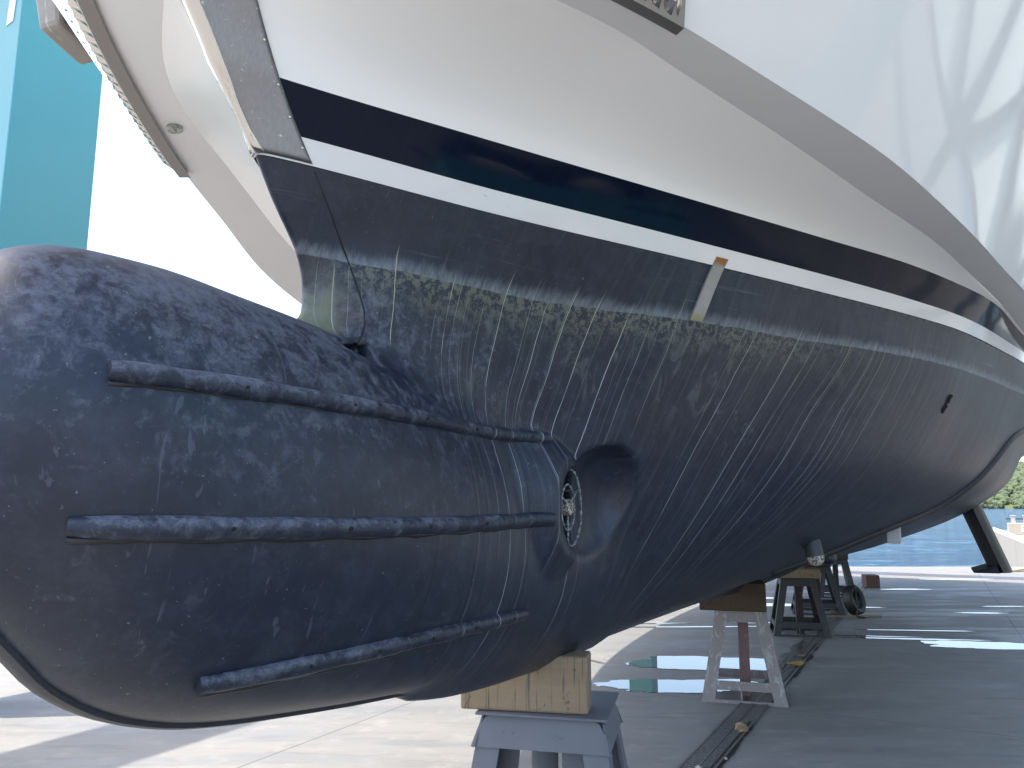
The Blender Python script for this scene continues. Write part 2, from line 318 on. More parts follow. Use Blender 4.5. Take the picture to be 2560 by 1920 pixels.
t = NT("gelcoat_semi", .2); t.col(t.mix(t.noise(1.4, 3), (.86, .85, .825), (.89, .88, .86))); t.rough(t.fmix(t.noise(4, 4), .13, .24)); M['whitesemi'] = t.m
t = NT("gelcoat_dull", .42); t.col(t.mix(t.noise(1.4, 3), (.76, .75, .735), (.80, .79, .78))); M['whitedull'] = t.m
t = NT("black_gelcoat", .08, spec=.14); t.col(t.mix(t.step(t.noise(1, 4, .6, v=t.map((40, 6, 3))), .5, .9), (.003, .007, .02), (.007, .013, .032))); t.rough(t.fmix(t.noise(6, 4), .04, .12)); t.bump(t.noise(2.5, 2), .06, .02); M['black'] = t.m
t = NT("navy_gelcoat", .15, (.012, .02, .05)); M['navy'] = t.m
t = NT("brushed_steel", .32, metal=1); g = t.noise(1, 5, .7, v=t.map((160, 160, 7), rot=(0, .35, 0))); s2 = t.noise(60, 4, .7)
t.col(t.mix(t.step(s2, .62, .74), t.mix(g, (.20, .20, .215), (.36, .36, .37)), (.75, .75, .74))); t.rough(t.fmix(t.noise(9, 5, .7), .28, .5)); t.bump(g, .12, .002); M['steel'] = t.m
t = NT("polished_steel", .12, (.66, .63, .58), 1); t.rough(t.fmix(t.noise(14, 4), .06, .26)); t.bump(t.noise(9, 3), .15, .01); M['polish'] = t.m
t = NT("black_rubber", .55, (.014, .013, .012)); t.bump(t.noise(60, 4), .3, .004); M['rubber'] = t.m
t = NT("weathered_lip_metal", .35, (.30, .28, .26), .85); M['lip'] = t.m
t = NT("barnacled", .9); vv = t.noise(90, 4, .75); t.col(t.mix(t.step(vv, .46, .58), (.10, .085, .065), (.55, .52, .45))); t.bump(vv, .9, .01); M['barn'] = t.m
t = NT("grille_metal", .8); vv = t.noise(70, 4, .7); t.col(t.mix(t.step(vv, .4, .65), (.07, .075, .08), (.30, .33, .35))); t.bump(vv, .8, .006); M['grille'] = t.m
t = NT("tunnel_dark", .6, (.006, .007, .01)); M['dark'] = t.m
t = NT("dark_fitting", .55, (.035, .04, .048)); M['tarrygrey'] = t.m
t = NT("bar_paint", .55); t.col(t.mix(t.noise(14, 5, .7), (.010, .013, .019), (.026, .031, .042))); t.bump(t.noise(40, 4), .3, .004); M['barpaint'] = t.m
t = NT("tarry_black", .5, (.010, .010, .012)); M['tarry'] = t.m
t = NT("grey_plastic", .5, (.36, .37, .38)); M['sensor'] = t.m
t = NT("salted_fitting", .7); t.col(t.mix(t.step(t.noise(60, 4, .7), .42, .6), (.22, .24, .22), (.55, .55, .50))); M['drainw'] = t.m
t = NT("galvanised_strap", .55, metal=.4); z = t.xyz()[2]
c = t.mix(t.noise(22, 5, .7), (.24, .235, .22), (.40, .39, .37)); c = t.mix(t.step(t.m_('ADD', z, t.m_('MULTIPLY', t.noise(30, 3), .05)), 2.33, 2.27), c, (.27, .25, .13)); c = t.mix(t.step(t.m_('ADD', z, t.m_('MULTIPLY', t.noise(40, 3), .03)), 2.462, 2.485), c, (.30, .13, .04)); t.col(c); t.bump(t.noise(50), .4, .004); M['strap'] = t.m
t = NT("teal_paint", .38); t.col(t.mix(t.noise(.7, 4), (.065, .29, .31), (.085, .33, .35))); t.col(t.mix(t.m_('MULTIPLY', t.step(t.noise(1, 5, .65, v=t.map((5, 5, .35))), .52, .75), .22), t.mix(t.noise(.7, 4), (.065, .29, .31), (.085, .33, .35)), (.10, .27, .29))); t.bump(t.noise(1.3, 3), .08, .03); M['teal'] = t.m
t = NT("shaded_teal_paint", .5, (.045, .15, .14)); M['tealshade'] = t.m  # darker copy of the teal: shade on the rear legs put into the colour
t = NT("white_sign", .5, (.75, .75, .74)); M['signwhite'] = t.m
t = NT("sign_ink", .5, (.02, .03, .08)); M['ink'] = t.m
t = NT("sign_yellow", .5, (.7, .55, .05)); M['yellow'] = t.m
t = NT("galvanised_anchor", .6, metal=.3); c = t.mix(t.noise(16, 5, .7), (.22, .20, .18), (.36, .335, .30)); c = t.mix(t.step(t.noise(1, 4, .6, v=t.map((6, 40, 9))), .6, .75), c, (.5, .48, .45)); t.col(c); t.bump(t.noise(30, 4), .4, .005); M['anchor'] = t.m
t = NT("rust", .85); t.col(t.mix(t.noise(30, 4), (.16, .06, .025), (.28, .12, .05))); M['rust'] = t.m
# timber and painted stands (object coordinates in metres)
def timber(name, a, b, dark, stain=.5, along=(3, 60, 60)):
    t = NT(name, .8); g = t.noise(1, 5, .65, v=t.map(along), dist=.4); c = t.mix(g, a, b)
    c = t.mix(t.m_('MULTIPLY', t.step(t.noise(1, 4, .65, v=t.map((along[1] * 1.6, along[1] * 1.6, 2.2), loc=(5, 2, 1))), .57, .68), stain), c, dark)
    c = t.mix(t.m_('MULTIPLY', t.step(t.noise(9, 5, .7, dist=.8), .60, .68), stain), c, tuple(q * .6 for q in dark))
    t.col(c); t.bump(t.m_('ADD', g, t.noise(70, 3)), .45, .004); return t.m
M['oak'] = timber("sawn_timber", (.20, .148, .092), (.28, .215, .138), (.055, .05, .052), .9)
M['brown_timber'] = timber("brown_timber", (.045, .029, .018), (.085, .054, .03), (.022, .016, .012), .5)
M['red_timber'] = timber("red_brown_timber", (.085, .045, .034), (.13, .068, .05), (.05, .03, .03), .4)
M['plank'] = timber("pale_planks", (.45, .33, .20), (.56, .43, .27), (.25, .18, .10), .3)
M['yplank'] = timber("yellow_board", (.22, .165, .07), (.28, .21, .10), (.12, .09, .05), .4)
def worn(name, a, b, chips, amt=.5):
    t = NT(name, .65); c = t.mix(t.noise(6, 5, .65), a, b); k = t.step(t.noise(1, 6, .72, v=t.map((16, 16, 7)), dist=.8), .60 - .1 * amt, .64 - .1 * amt)
    t.col(t.mix(t.m_('MULTIPLY', k, .85), c, chips)); t.bump(t.m_('ADD', k, t.noise(45, 4)), .35, .004); return t.m
M['greysteel'] = worn("grey_painted_steel", (.095, .105, .125), (.135, .145, .165), (.10, .095, .09), -.3)
M['worn'] = worn("worn_grey_brown_paint", (.20, .175, .165), (.28, .25, .24), (.36, .35, .34), .6)
M['maroon'] = worn("maroon_primer", (.16, .095, .09), (.22, .14, .135), (.26, .2, .19), .3)
M['darkgrey'] = worn("dark_grey_paint", (.022, .026, .027), (.042, .046, .047), (.09, .08, .075), .1)
M['darkred'] = worn("dark_red_primer", (.026, .017, .017), (.042, .024, .024), (.12, .09, .08), .1)
# ---------------------------------------------------------------- yacht
boat = empty("motor_yacht", BO, BA)
tag(boat, "white yacht with a dark antifouled bulbous bow, standing on keel blocks", "yacht")
def npmesh(name, V, F, mat, parent=None, smooth=True):
    me = bpy.data.meshes.new(name); me.vertices.add(len(V)); me.vertices.foreach_set("co", V.astype(np.float32).ravel())
    me.loops.add(F.size); me.loops.foreach_set("vertex_index", F.astype(np.int32).ravel())
    me.polygons.add(len(F)); me.polygons.foreach_set("loop_start", np.arange(0, F.size, 4, dtype=np.int32))
    me.update(); me.validate(); me.materials.append(mat)
    if smooth: me.shade_smooth()
    o = bpy.data.objects.new(name, me); COL.objects.link(o); o.parent = parent; return o
def surface_nets(xs, ys, zs, fun):
    nx, ny, nz = len(xs), len(ys), len(zs); f = np.empty((nx, ny, nz), np.float32)
    Y, Z = np.meshgrid(ys, zs, indexing='ij')
    for i in range(nx): f[i] = fun(np.full(Y.shape, xs[i]), Y, Z)
    ins = f < 0; idx = -np.ones((nx - 1, ny - 1, nz - 1), np.int64)
    cnt = sum(ins[a:nx - 1 + a, b:ny - 1 + b, c:nz - 1 + c].astype(np.int8) for a in (0, 1) for b in (0, 1) for c in (0, 1))
    act = np.argwhere((cnt > 0) & (cnt < 8)); idx[tuple(act.T)] = np.arange(len(act))
    P = np.zeros((len(act), 3)); K = np.zeros(len(act)); i, j, k = act.T
    G = (xs, ys, zs); cor = [(a, b, c) for a in (0, 1) for b in (0, 1) for c in (0, 1)]
    for p in cor:
        for ax in range(3):
            if p[ax]: continue
            q = list(p); q[ax] = 1
            fa = f[i + p[0], j + p[1], k + p[2]]; fb = f[i + q[0], j + q[1], k + q[2]]; s = (fa < 0) != (fb < 0)
            t = np.where(s, fa / np.where(s, fa - fb, 1), 0)
            pa = np.stack([xs[i + p[0]], ys[j + p[1]], zs[k + p[2]]], 1); pb = np.stack([xs[i + q[0]], ys[j + q[1]], zs[k + q[2]]], 1)
            P += np.where(s[:, None], pa + (pb - pa) * t[:, None], 0); K += s
    P /= K[:, None]; F = []
    for ax in range(3):
        o1, o2 = [(1, 2), (2, 0), (0, 1)][ax]
        sl = [slice(1, -1)] * 3; sl[ax] = slice(0, -1); a = ins[tuple(sl)]; sl[ax] = slice(1, None); b = ins[tuple(sl)]
        e = np.argwhere(a != b); e[:, o1] += 1; e[:, o2] += 1
        def cell(d1, d2):
            c = e.copy(); c[:, o1] += d1; c[:, o2] += d2; return idx[tuple(c.T)]
        q = np.stack([cell(-1, -1), cell(0, -1), cell(0, 0), cell(-1, 0)], 1)
        s = ins[tuple(e.T)]; q[~s] = q[~s][:, ::-1]; F.append(q)
    return P, np.vstack(F)
xs = np.r_[np.arange(-2.62, 1.2, .014), np.arange(1.2, 5, .032), np.arange(5, 15.3, .11)]
yh = np.r_[np.arange(.007, .62, .014), np.arange(.62, 2.62, .03)]
ys = np.r_[-yh[::-1], yh]; zs = np.r_[np.arange(.73, 2.50, .0148)]
def f_all(s, y, z): return np.maximum(f_under(s, y, z), s - 15.0)
V, F = surface_nets(xs, ys, zs, f_all)
for _ in range(3):                                                  # settle the vertices on the true surface
    s, y, z = V.T; e = 2e-3; f0 = f_all(s, y, z)
    g = np.stack([f_all(s + e, y, z) - f_all(s - e, y, z), f_all(s, y + e, z) - f_all(s, y - e, z), f_all(s, y, z + e) - f_all(s, y, z - e)], 1) / (2 * e)
    V = V - np.clip(g * (f0 / np.maximum((g * g).sum(1), .05))[:, None], -.012, .012)
npmesh("underwater_hull", V * np.array([1, -1, 1]), F, M['antifoul'], boat)
def side(y): return -y                                              # port half-breadth -> local y
# topsides: rows of points lofted from the stem aft
U = np.r_[np.linspace(0, .05, 7)[:-1], np.linspace(.05, .3, 12)[:-1], np.linspace(.3, 5, 90)[:-1], np.linspace(5, 17.2, 30)]
kz = lambda s: pchip([-2.12, -1.98, -1.415, -1.2, -1.05, -.625, .109, .606, 1.056, 2.022, 2.6, 4, 15], [2.895, 2.893, 2.879, 2.869, 2.85, 2.798, 2.735, 2.70, 2.672, 2.642, 2.63, 2.61, 2.60], s)
def rounded(s0, pts, s):
    p = np.array(pts); B = np.sqrt(p[:, 1] ** 2 + RN ** 2) - RN
    b = np.maximum(nspline(np.r_[s0, p[:, 0]], np.r_[0, B], s), 0); return np.sqrt(b * b + 2 * RN * b)
AF2 = [(3.5, 2.27), (5, 2.49), (7, 2.64), (10, 2.64), (13, 2.47), (15, 2.27)]
def row_w(z):
    s = stem(z) + U; zz = np.minimum(np.full(len(U), z), kz(s) - (Z3 - z) * .6 - .002); return np.stack([s, breadth(s, zz), zz], 1)
def row_k1():
    s = -2.12 + U; return np.stack([s, rounded(-2.12, [(-1.98, .13), (-1.775, .40), (-1.415, .704), (-1.2, .817), (-1.05, .885), (-.625, 1.082), (.109, 1.377), (.606, 1.571), (1.056, 1.707), (2.022, 1.95), (2.7, 2.09)] + [(a, b + .02) for a, b in AF2], s), kz(s)], 1)
def row_k2():
    s = -2.3 + U; z = pchip([-2.3, -1.95, -1.28, -.864, -.457, .098, .535, 1.0, 1.43, 2.2, 4, 15], [2.95, 2.92, 2.839, 2.788, 2.731, 2.68, 2.65, 2.635, 2.625, 2.62, 2.6, 2.6], s)
    return np.stack([s, rounded(-2.3, [(-2.15, .26), (-1.95, .475), (-1.6, .745), (-1.28, .951), (-.864, 1.173), (-.457, 1.386), (.098, 1.598), (.535, 1.735), (1.005, 1.858), (1.43, 1.972), (2.2, 2.12), (2.7, 2.2)] + [(a, b + .1) for a, b in AF2], s), z], 1)
def row_sheer():
    s = -3.75 + U * 1.04; z = 4.55 + .35 * np.clip((1 - s) / 4.7, 0, 1) ** 2
    return np.stack([s, rounded(-3.75, [(-3.5, .75), (-2.9, 1.38), (-2.1, 1.9), (-1.2, 2.22), (-.3, 2.42), (1, 2.56), (4, 2.74), (8, 2.80), (13, 2.65), (15, 2.45)], s), z], 1)
l1, l2, l3, k1, k2, sh = row_w(Z1), row_w(Z2), row_w(Z3), row_k1(), row_k2(), row_sheer()
def between(a, b, n): return [a + (b - a) * i / n for i in range(n + 1)]
def bez(a, c, b, n): return [a * (1 - t) ** 2 + c * 2 * t * (1 - t) + b * t * t for t in np.linspace(0, 1, n + 1)]
def waterlines(za, zb, n, off=0): return [row_w(za + (zb - za) * i / n) + np.array([-off * .6, off, 0]) * (np.arange(len(U)) > 0)[:, None] + np.array([-off, 0, 0]) * (np.arange(len(U)) == 0)[:, None] for i in range(n + 1)]
def strip(name, rows, mat, ends=()):
    mb = MB(); full = [[(p[0], -p[1], p[2]) for p in r[::-1]] + [(p[0], p[1], p[2]) for p in r[1:]] for r in rows]   # port ... stem ... starboard
    mb.grid(full); return mb.build(name, mat, boat, smooth=True)
strip("boot_stripe", waterlines(Z1 - .004, Z2, 2, .004), M['white'])
strip("waterline_stripe", waterlines(Z2, Z3, 3), M['black'])
slope = (l3 - l1); slope = slope / slope[:, 2:3].clip(.02)
_k = np.exp(-.5 * (np.arange(-8, 9) / 3.5) ** 2); _k /= _k.sum(); _e = np.pad(slope, ((8, 8), (0, 0)), mode='edge'); slope = sum(_k[j] * _e[j:j + len(U)] for j in range(17))
ctrl = l3 + slope * ((k1[:, 2:3] - l3[:, 2:3]).clip(0) * .6); ctrl[:, 0] = (l3[:, 0] + k1[:, 0]) / 2
strip("bow_flare", bez(l3, ctrl, k1, 10), M['whitesemi'])
strip("chine_flat", between(k1, k2, 4), M['whitedull'])
mid = (k2 + sh) / 2; mid[:, 1] += .03
strip("topside", bez(k2, mid, sh, 10), M['white'])
mb = MB(); r = sh; mb.grid([[(p[0], -p[1], p[2] - .02) for p in r], [(p[0], p[1], p[2] - .02) for p in r]]); mb.build("deck", M['white'], boat)
mb = MB(); e = [x[-1] for x in (l1, l2, l3, k1, k2, sh)]; mb.grid([[(p[0] - .01, -p[1], p[2]) for p in e], [(p[0] - .01, p[1], p[2]) for p in e]]); mb.build("transom", M['white'], boat)
# deckhouse (above the picture, but it shades the yard)
mb = MB()
for (a, b, w, zb, zt, w2) in ((2.2, 13.2, 2.0, 4.5, 6.7, 1.85), (4.2, 10.5, 1.6, 6.7, 8.4, 1.45)):
    vs = [(a, -w, zb), (b, -w, zb), (b, w, zb), (a, w, zb), (a + .9, -w2, zt), (b - .3, -w2, zt), (b - .3, w2, zt), (a + .9, w2, zt)]
    mb.add(vs, [(3, 2, 1, 0), (4, 5, 6, 7), (0, 1, 5, 4), (1, 2, 6, 5), (2, 3, 7, 6), (3, 0, 4, 7)])
dh = mb.build("deckhouse", M['white'], boat, bevel=.06)
for sy in (-1, 1):
    for k in range(6): mb = MB(); mb.box((4.0 + k * 1.5, sy * 1.955, 5.75), (1.2, .06, .7)); mb.build("window", M['black'], dh, bevel=.01)
# stem plate of brushed steel, wrapped round the stem on the lofted surface
PR = [row_w(z) for z in np.linspace(Z1 + .002, Z3, 12)] + bez(l3, ctrl, k1, 12)[1:-1]
def plate_rows(t0, tend, off, n):
    G = []
    for r in PR:
        z0 = r[0][2]; t = np.linspace(0, 1, n) ** 1.7 * (t0 + tend * (z0 - Z1)); G.append(np.stack([np.interp(t, U, r[:, k]) for k in range(3)], 1))
    G = np.array(G); nu = np.cross(np.gradient(G, axis=1), np.gradient(G, axis=0)); nu /= np.linalg.norm(nu, axis=2)[..., None] + 1e-9
    nu = np.where(nu[..., 1:2] < 0, -nu, nu); nu[:, 0] = np.array([-.9, 0, -.43]); Q = G + nu * off; Q[:, 0, 1] = 0; return Q
def plate(name, mat, t0, tend, off, n, th, offs):
    Q = plate_rows(t0, tend, off, n); mb = MB(); mb.grid([[(p[0], -p[1], p[2]) for p in r[::-1]] + [tuple(p) for p in r[1:]] for r in Q])
    o = mb.build(name, mat, boat, smooth=True); m_ = o.modifiers.new("thickness", 'SOLIDIFY'); m_.thickness = th; m_.offset = offs; return o
sp = plate("stem_plate", M['steel'], .122, .075, .005, 18, .004, 0)
nb = plate("stem_band", M['polish'], .014, .012, .009, 8, .005, 0)
SQ = plate_rows(.112, .075, .005, 8)
for k in (2, 6, 10, 14, 18):
    p = SQ[k][-1]; q = SQ[k][-2]; d = Vector(SQ[k + 1][-1] - p).cross(Vector(p - q)).normalized(); d = d if d.y > 0 else -d
    for sy in (-1, 1):
        c = Vector((p[0], sy * p[1], p[2])); n = Vector((d.x, sy * d.y, d.z)); mb = MB(); mb.tube([c - n * .002, c + n * .0042, c + n * .006], [.0042, .0042, .003], 12); mb.build("screw", M['polish'], sp, angle=40)
# fillet caps where the stem leaves the plate, keel bar under the bulb
rows = []
for s in np.linspace(-2.44, -.66, 60):
    zb = float(np.interp(s, _bq, _BB)); rows.append((s, zb))
mb = MB(); K = []
for i, (s, zb) in enumerate(rows):
    a = rows[max(i - 1, 0)]; b = rows[min(i + 1, len(rows) - 1)]; tx, tz = b[0] - a[0], b[1] - a[1]; l = math.hypot(tx, tz); nx, nz = tz / l, -tx / l
    K.append([(s - nx * .05, -.036, zb - nz * .05), (s + nx * .006, -.032, zb + nz * .006), (s + nx * .011, -.016, zb + nz * .011), (s + nx * .011, .016, zb + nz * .011), (s + nx * .006, .032, zb + nz * .006), (s - nx * .05, .036, zb - nz * .05)])
mb.grid(K); mb.add(K[0], [(0, 1, 2, 3, 4, 5)]); mb.add(K[-1], [(5, 4, 3, 2, 1, 0)]); mb.build("keel_bar", M['barpaint'], boat, angle=35)
# half-round rails on the bulb
def surf_y(s, z, lo=.02, hi=2.6):
    yy = np.linspace(lo, hi, 1300); v = f_under(np.full(1300, s), yy, np.full(1300, z)); i = np.where(v < 0)[0]; return float(yy[i[-1]]) if len(i) else 0.
rng = random.Random(4)
for z0, dz, a, b in ((1.786, 0, -2.27, -.655), (1.50, .015, -2.30, -.745), (1.196, 0, -1.985, -.76)):
    for sy in (-1, 1):
        pts = []; rr = []
        for s in np.linspace(a, b, 60):
            z = z0 + dz * ((s + 1.4) / .9) ** 2; y = surf_y(s, z); pts.append((s, sy * (y + .004), z)); rr.append((.0225 - .004 * max(0, 1 - min(s - a, b - s) / .05)) + .0013 * math.sin(s * 23 + z0 * 9) + rng.uniform(-.0007, .0007))
        mb = MB(); mb.tube(pts, rr, 16); rl = mb.build("bulb_rail", M['rail'], boat, angle=50)
        mb = MB(); mb.tube([(p_[0], p_[1], p_[2] - .021 + .0015 * math.sin(p_[0] * 31)) for p_ in pts], [.006 + rng.uniform(-.0012, .0012) for _ in pts], 8); mb.build("sealant_bead", M['tarry'], rl, smooth=True)
        for s in np.linspace(a + .25, b - .1, 5):
            z = z0 + dz * ((s + 1.4) / .9) ** 2; y = surf_y(s, z); mb = MB(); mb.tube([(s, sy * (y + .018), z + .002), (s, sy * (y + .0275), z - .003)], .0052, 10)
            mb.build("bolt_head", M['dark'], rl, angle=40)
# thruster: dark liner, ring and spoked grille
ty = .325; TILT = .13
for sy in (-1, 1):
    g = empty("thruster_grille"); g.parent = boat
    c0 = (THR['s'], sy * ty, THR['z'])
    def ring(rad, y, r0, name, mat, k=48, wob=0):
        mb = MB(); pts = [(c0[0] + rad * math.cos(2 * math.pi * i / k), sy * (y - TILT * rad * math.cos(2 * math.pi * i / k)), c0[2] + rad * math.sin(2 * math.pi * i / k)) for i in range(k)]
        mb.tube(pts, [r0 * (1 + wob * rng.uniform(-1, 1)) for _ in range(k)], 8, closed=True); return mb.build(name, mat, g, smooth=True)
    ring(.137, ty + .010, .0048, "rim", M['grille'], wob=.4); ring(.082, ty, .0042, "inner_ring", M['grille'])
    for a in (-92, 28, 152):
        mb = MB(); ca, sa = math.cos(R(a)), math.sin(R(a))
        mb.tube([(c0[0] + q * ca, sy * (ty - TILT * q * ca), c0[2] + q * sa) for q in (.02, .08, .136)], [.0055, .0045, .0055], 8); mb.build("spoke", M['grille'], g, smooth=True)
    mb = MB(); mb.tube([(c0[0], sy * (ty - .03), c0[2]), (c0[0], sy * (ty + .008), c0[2]), (c0[0], sy * (ty + .016), c0[2]), (c0[0], sy * (ty + .02), c0[2])], [.028, .03, .024, .008], 14); mb.build("hub", M['barn'], g, angle=50)
mb = MB(); mb.tube([(THR['s'], -.275, THR['z']), (THR['s'], .275, THR['z'])], .1395, 48, cap=False)
for y in (-.05, .05): mb.tube([(THR['s'], y, THR['z']), (THR['s'], y + .004, THR['z'])], .138, 48)
mb.build("thruster_tunnel", M['dark'], boat, angle=40)
# seam where the bow foot joins, running down from the waterline stripe to a dark bridge plate over the notch
def on_surface(pts, off): return [(s, -(surf_y(s, z) + off) if surf_y(s, z) > .01 else -.03, z) for s, z in pts]
seam = [(-1.63, 2.445), (-1.585, 2.39), (-1.551, 2.352), (-1.511, 2.302), (-1.476, 2.241), (-1.446, 2.158), (-1.428, 2.101), (-1.423, 2.06), (-1.432, 2.025), (-1.46, 2.0)]
mb = MB(); mb.tube(on_surface(seam, .0004), [.0028] * 8 + [.004, .006], 6); mb.build("bow_seam", M['dark'], boat, smooth=True)
# strake along the turn of the bilge
sk = [(1.80, 1.15), (1.94, 1.227), (2.075, 1.296), (2.183, 1.368), (2.354, 1.444), (2.548, 1.517), (2.66, 1.59), (2.73, 1.69), (2.84, 1.81), (3.0, 1.94), (3.3, 2.06), (4, 2.16)]
pp = np.array(sk); q = np.linspace(0, len(sk) - 1, 70); sq = nspline(np.arange(len(sk)), pp[:, 0], q); zq = nspline(np.arange(len(sk)), pp[:, 1], q)
mb = MB(); mb.tube(on_surface(list(zip(sq, zq)), .000), .024, 10); mb.build("bilge_strake", M['tarry'], boat, smooth=True)
# fittings on the underbody
def frame_at(s, z):
    y = surf_y(s, z); e = .01; p = Vector((s, y, z)); a = Vector((s + e, surf_y(s + e, z), z)) - p; b = Vector((s, surf_y(s, z + e), z + e)) - p
    n = b.cross(a).normalized() if b.cross(a).y > 0 else a.cross(b).normalized(); b.normalize(); a = b.cross(n)
    fl = lambda v: Vector((v.x, -v.y, v.z)); return fl(p), fl(n), fl(b), fl(a)
p, n, b, a = frame_at(1.55, 1.335)
def dome(p, n, up, prof, w=1., k=18):
    mb = MB(); a = up.cross(n).normalized(); rings = []
    for h, r in prof: rings.append([p + n * h + (a * math.cos(2 * math.pi * i / k) * w + up * math.sin(2 * math.pi * i / k)) * r for i in range(k)])
    for r in rings: r.append(r[0])
    return mb.grid(rings)
upv = (Vector((0, 0, 1)) - n * n.z).normalized()
ax = (n * .55 + Vector((0, 0, -1))).normalized(); pc = p + n * .035 - Vector((0, 0, .012)); ov = Vector((1, 0, 0))
sn = dome(pc, ax, ov, [(-.10, .040), (-.05, .047), (.0, .048), (.022, .0475)], 1.).build("transducer", M['tarrygrey'], boat, angle=50)
dome(pc, ax, ov, [(.020, .0478), (.04, .046), (.058, .038), (.070, .022), (.075, .001)]).build("growth", M['barn'], sn, smooth=True)
p, n, b, a = frame_at(2.46, 1.40); mb = MB(); mb.box(p + Vector((0, 0, -.03)), (.09, .08, .11)); mb.build("sensor_block", M['sensor'], boat, bevel=.006)
p, n, b, a = frame_at(2.15, 1.245); dome(p, n, (Vector((0, 0, 1)) - n * n.z).normalized(), [(-.02, .05), (.03, .048), (.055, .03), (.06, .001)]).build("transducer", M['rail'], boat, angle=50)
p, n, b, a = frame_at(1.573, 2.089); mb = MB()
for k in range(7): mb.box(p + b * (-.045 + .015 * k) + a * rng.uniform(-.006, .006) + n * .002, (.013, .012 + rng.random() * .012, .018), M=Matrix((a, n, b)).transposed())
mb.build("intake_grating", M['dark'], boat, bevel=.002)
# steel strap down from the stripe
rowsF = []; rowsB = []
for s, z in zip(np.linspace(-.238, -.25, 16), np.linspace(2.486, 2.25, 16)):
    L_ = []
    for ds in (-.026, .026):
        y = float(breadth(s + ds, z)); L_.append((s + ds, -(y + .007), z))
    rowsF.append(L_)
mb = MB(); mb.grid(rowsF); st = mb.build("steel_strap", M['strap'], boat); m_ = st.modifiers.new("thickness", 'SOLIDIFY'); m_.thickness = .009; m_.offset = 0
# stabiliser fin hanging under the after body
mb = MB(); foil = []
for sgn in (1, -1):
    for u in np.linspace(0, 1, 14)[(0 if sgn == 1 else 1):(14 if sgn == 1 else 13)][::sgn]: foil.append((u, sgn * .5 * 1.05 * (u ** .5) * (1 - u) ** .42))
rr = []
for h in np.linspace(0, 1, 8):
    cx, cy, cz = 4.72, -(1.78 + .19 * h), 1.56 - .57 * h; ch = .62 - .10 * h; th = .32 - .01 * h
    rr.append([(cx + u * ch, cy + v * th, cz) for u, v in foil])
for r in rr: r.append(r[0])
mb.grid(rr); mb.add(rr[-1][:-1], [tuple(range(len(rr[-1]) - 1))]); fin = mb.build("stabiliser_fin", M['tarry'], boat, angle=45)
mb = MB(); rr = []
for h in np.linspace(0, 1, 6): rr.append([(4.66 + u * .7, -1.94 + .16 * h * 1.15 + v * .10 * (1 - h * .8), 1.0 - .012 * h + (.05 * (1 - h)) * (1 if v > 0 else -.2)) for u, v in foil])
for r in rr: r.append(r[0])
mb.grid(rr); mb.build("fin_tip", M['tarrygrey'], fin, angle=50)
# ribbed anchor chafe plates on the bow, port and starboard, each on a black rubber pad
def topside_pt(u, v):
    s = np.interp(u, np.arange(len(U)), np.arange(len(U))); i = int(min(max(u, 0), len(U) - 2)); f = u - i
    def at(i): return k2[i] * (1 - v) ** 2 + mid[i] * 2 * v * (1 - v) + sh[i] * v * v
    return at(i) * (1 - f) + at(i + 1) * f
def u_of(s): return float(np.interp(s, k2[:, 0], np.arange(len(U))))
for sy in (-1, 1):
    def P(s, v, off):
        u = u_of(s); p = topside_pt(u, v); a = topside_pt(u + .3, v) - p; b = topside_pt(u, v + .02) - p
        n = np.cross(a, b); n /= np.linalg.norm(n); n = n if n[1] > 0 else -n; q = p + n * off; return (q[0], sy * q[1], q[2])
    N_ = 24; s0, s1 = -2.14, -1.25
    cells = []; per = (s1 - s0) / N_
    for k in range(N_):
        a = s0 + k * per
        for q, o in ((0, .041), (.5, .045), (.62, .030), (.80, .025), (.999, .040)): cells.append((a + q * per, o))
    rows = [[P(s, v, o * (1 if 0 < j < 5 else .55)) for s, o in cells] for j, v in enumerate((.0, .015, .07, .14, .21, .225))]
    mb = MB(); mb.grid(rows); cp = mb.build("chafe_plate", M['polish'], boat, angle=25); m_ = cp.modifiers.new("thickness", 'SOLIDIFY'); m_.thickness = .004; m_.offset = -1
    bs = np.linspace(s0 - .02, s1 + .022, 30); mb = MB()
    A = [[P(s, v, .026) for s in bs] for v in (-.004, .10, .232)]; B = [[P(s, v, -.01) for s in bs] for v in (-.012, .10, .24)]
    mb.grid(A); mb.grid(B)
    for X in (0, -1): mb.grid([A[X], B[X]])
    for X in (0, -1): mb.grid([[r[X] for r in A], [r[X] for r in B]])
    mb.build("mounting_lip", M['lip'], cp)
    for k in range(N_):
        for v in (.05, .17):
            a = s0 + (k + .3) * per; mb = MB(); mb.tube([P(a, v, .041), P(a, v, .0465)], .004, 10); mb.build("screw", M['steel'], cp, angle=40)
    # drain fitting on the chine flat
    i = int(np.argmin(abs(k1[:, 0] + 1.43))); A_ = k1[i]; B_ = k2[int(np.argmin(abs(k2[:, 0] + 1.40)))]; c = (A_ + B_) / 2; nn = np.cross(k1[i + 1] - k1[i], B_ - A_); nn /= np.linalg.norm(nn); nn = nn if nn[2] < 0 else -nn
    p = Vector((c[0], sy * c[1], c[2])); n = Vector((nn[0], sy * nn[1], nn[2])); dome(p, n, (Vector((1, 0, 0)) - n * n.x).normalized(), [(-.01, .027), (.006, .027), (.009, .022), (.006, .017), (.004, .0)]).build("drain_fitting", M['drainw'], boat, angle=40)
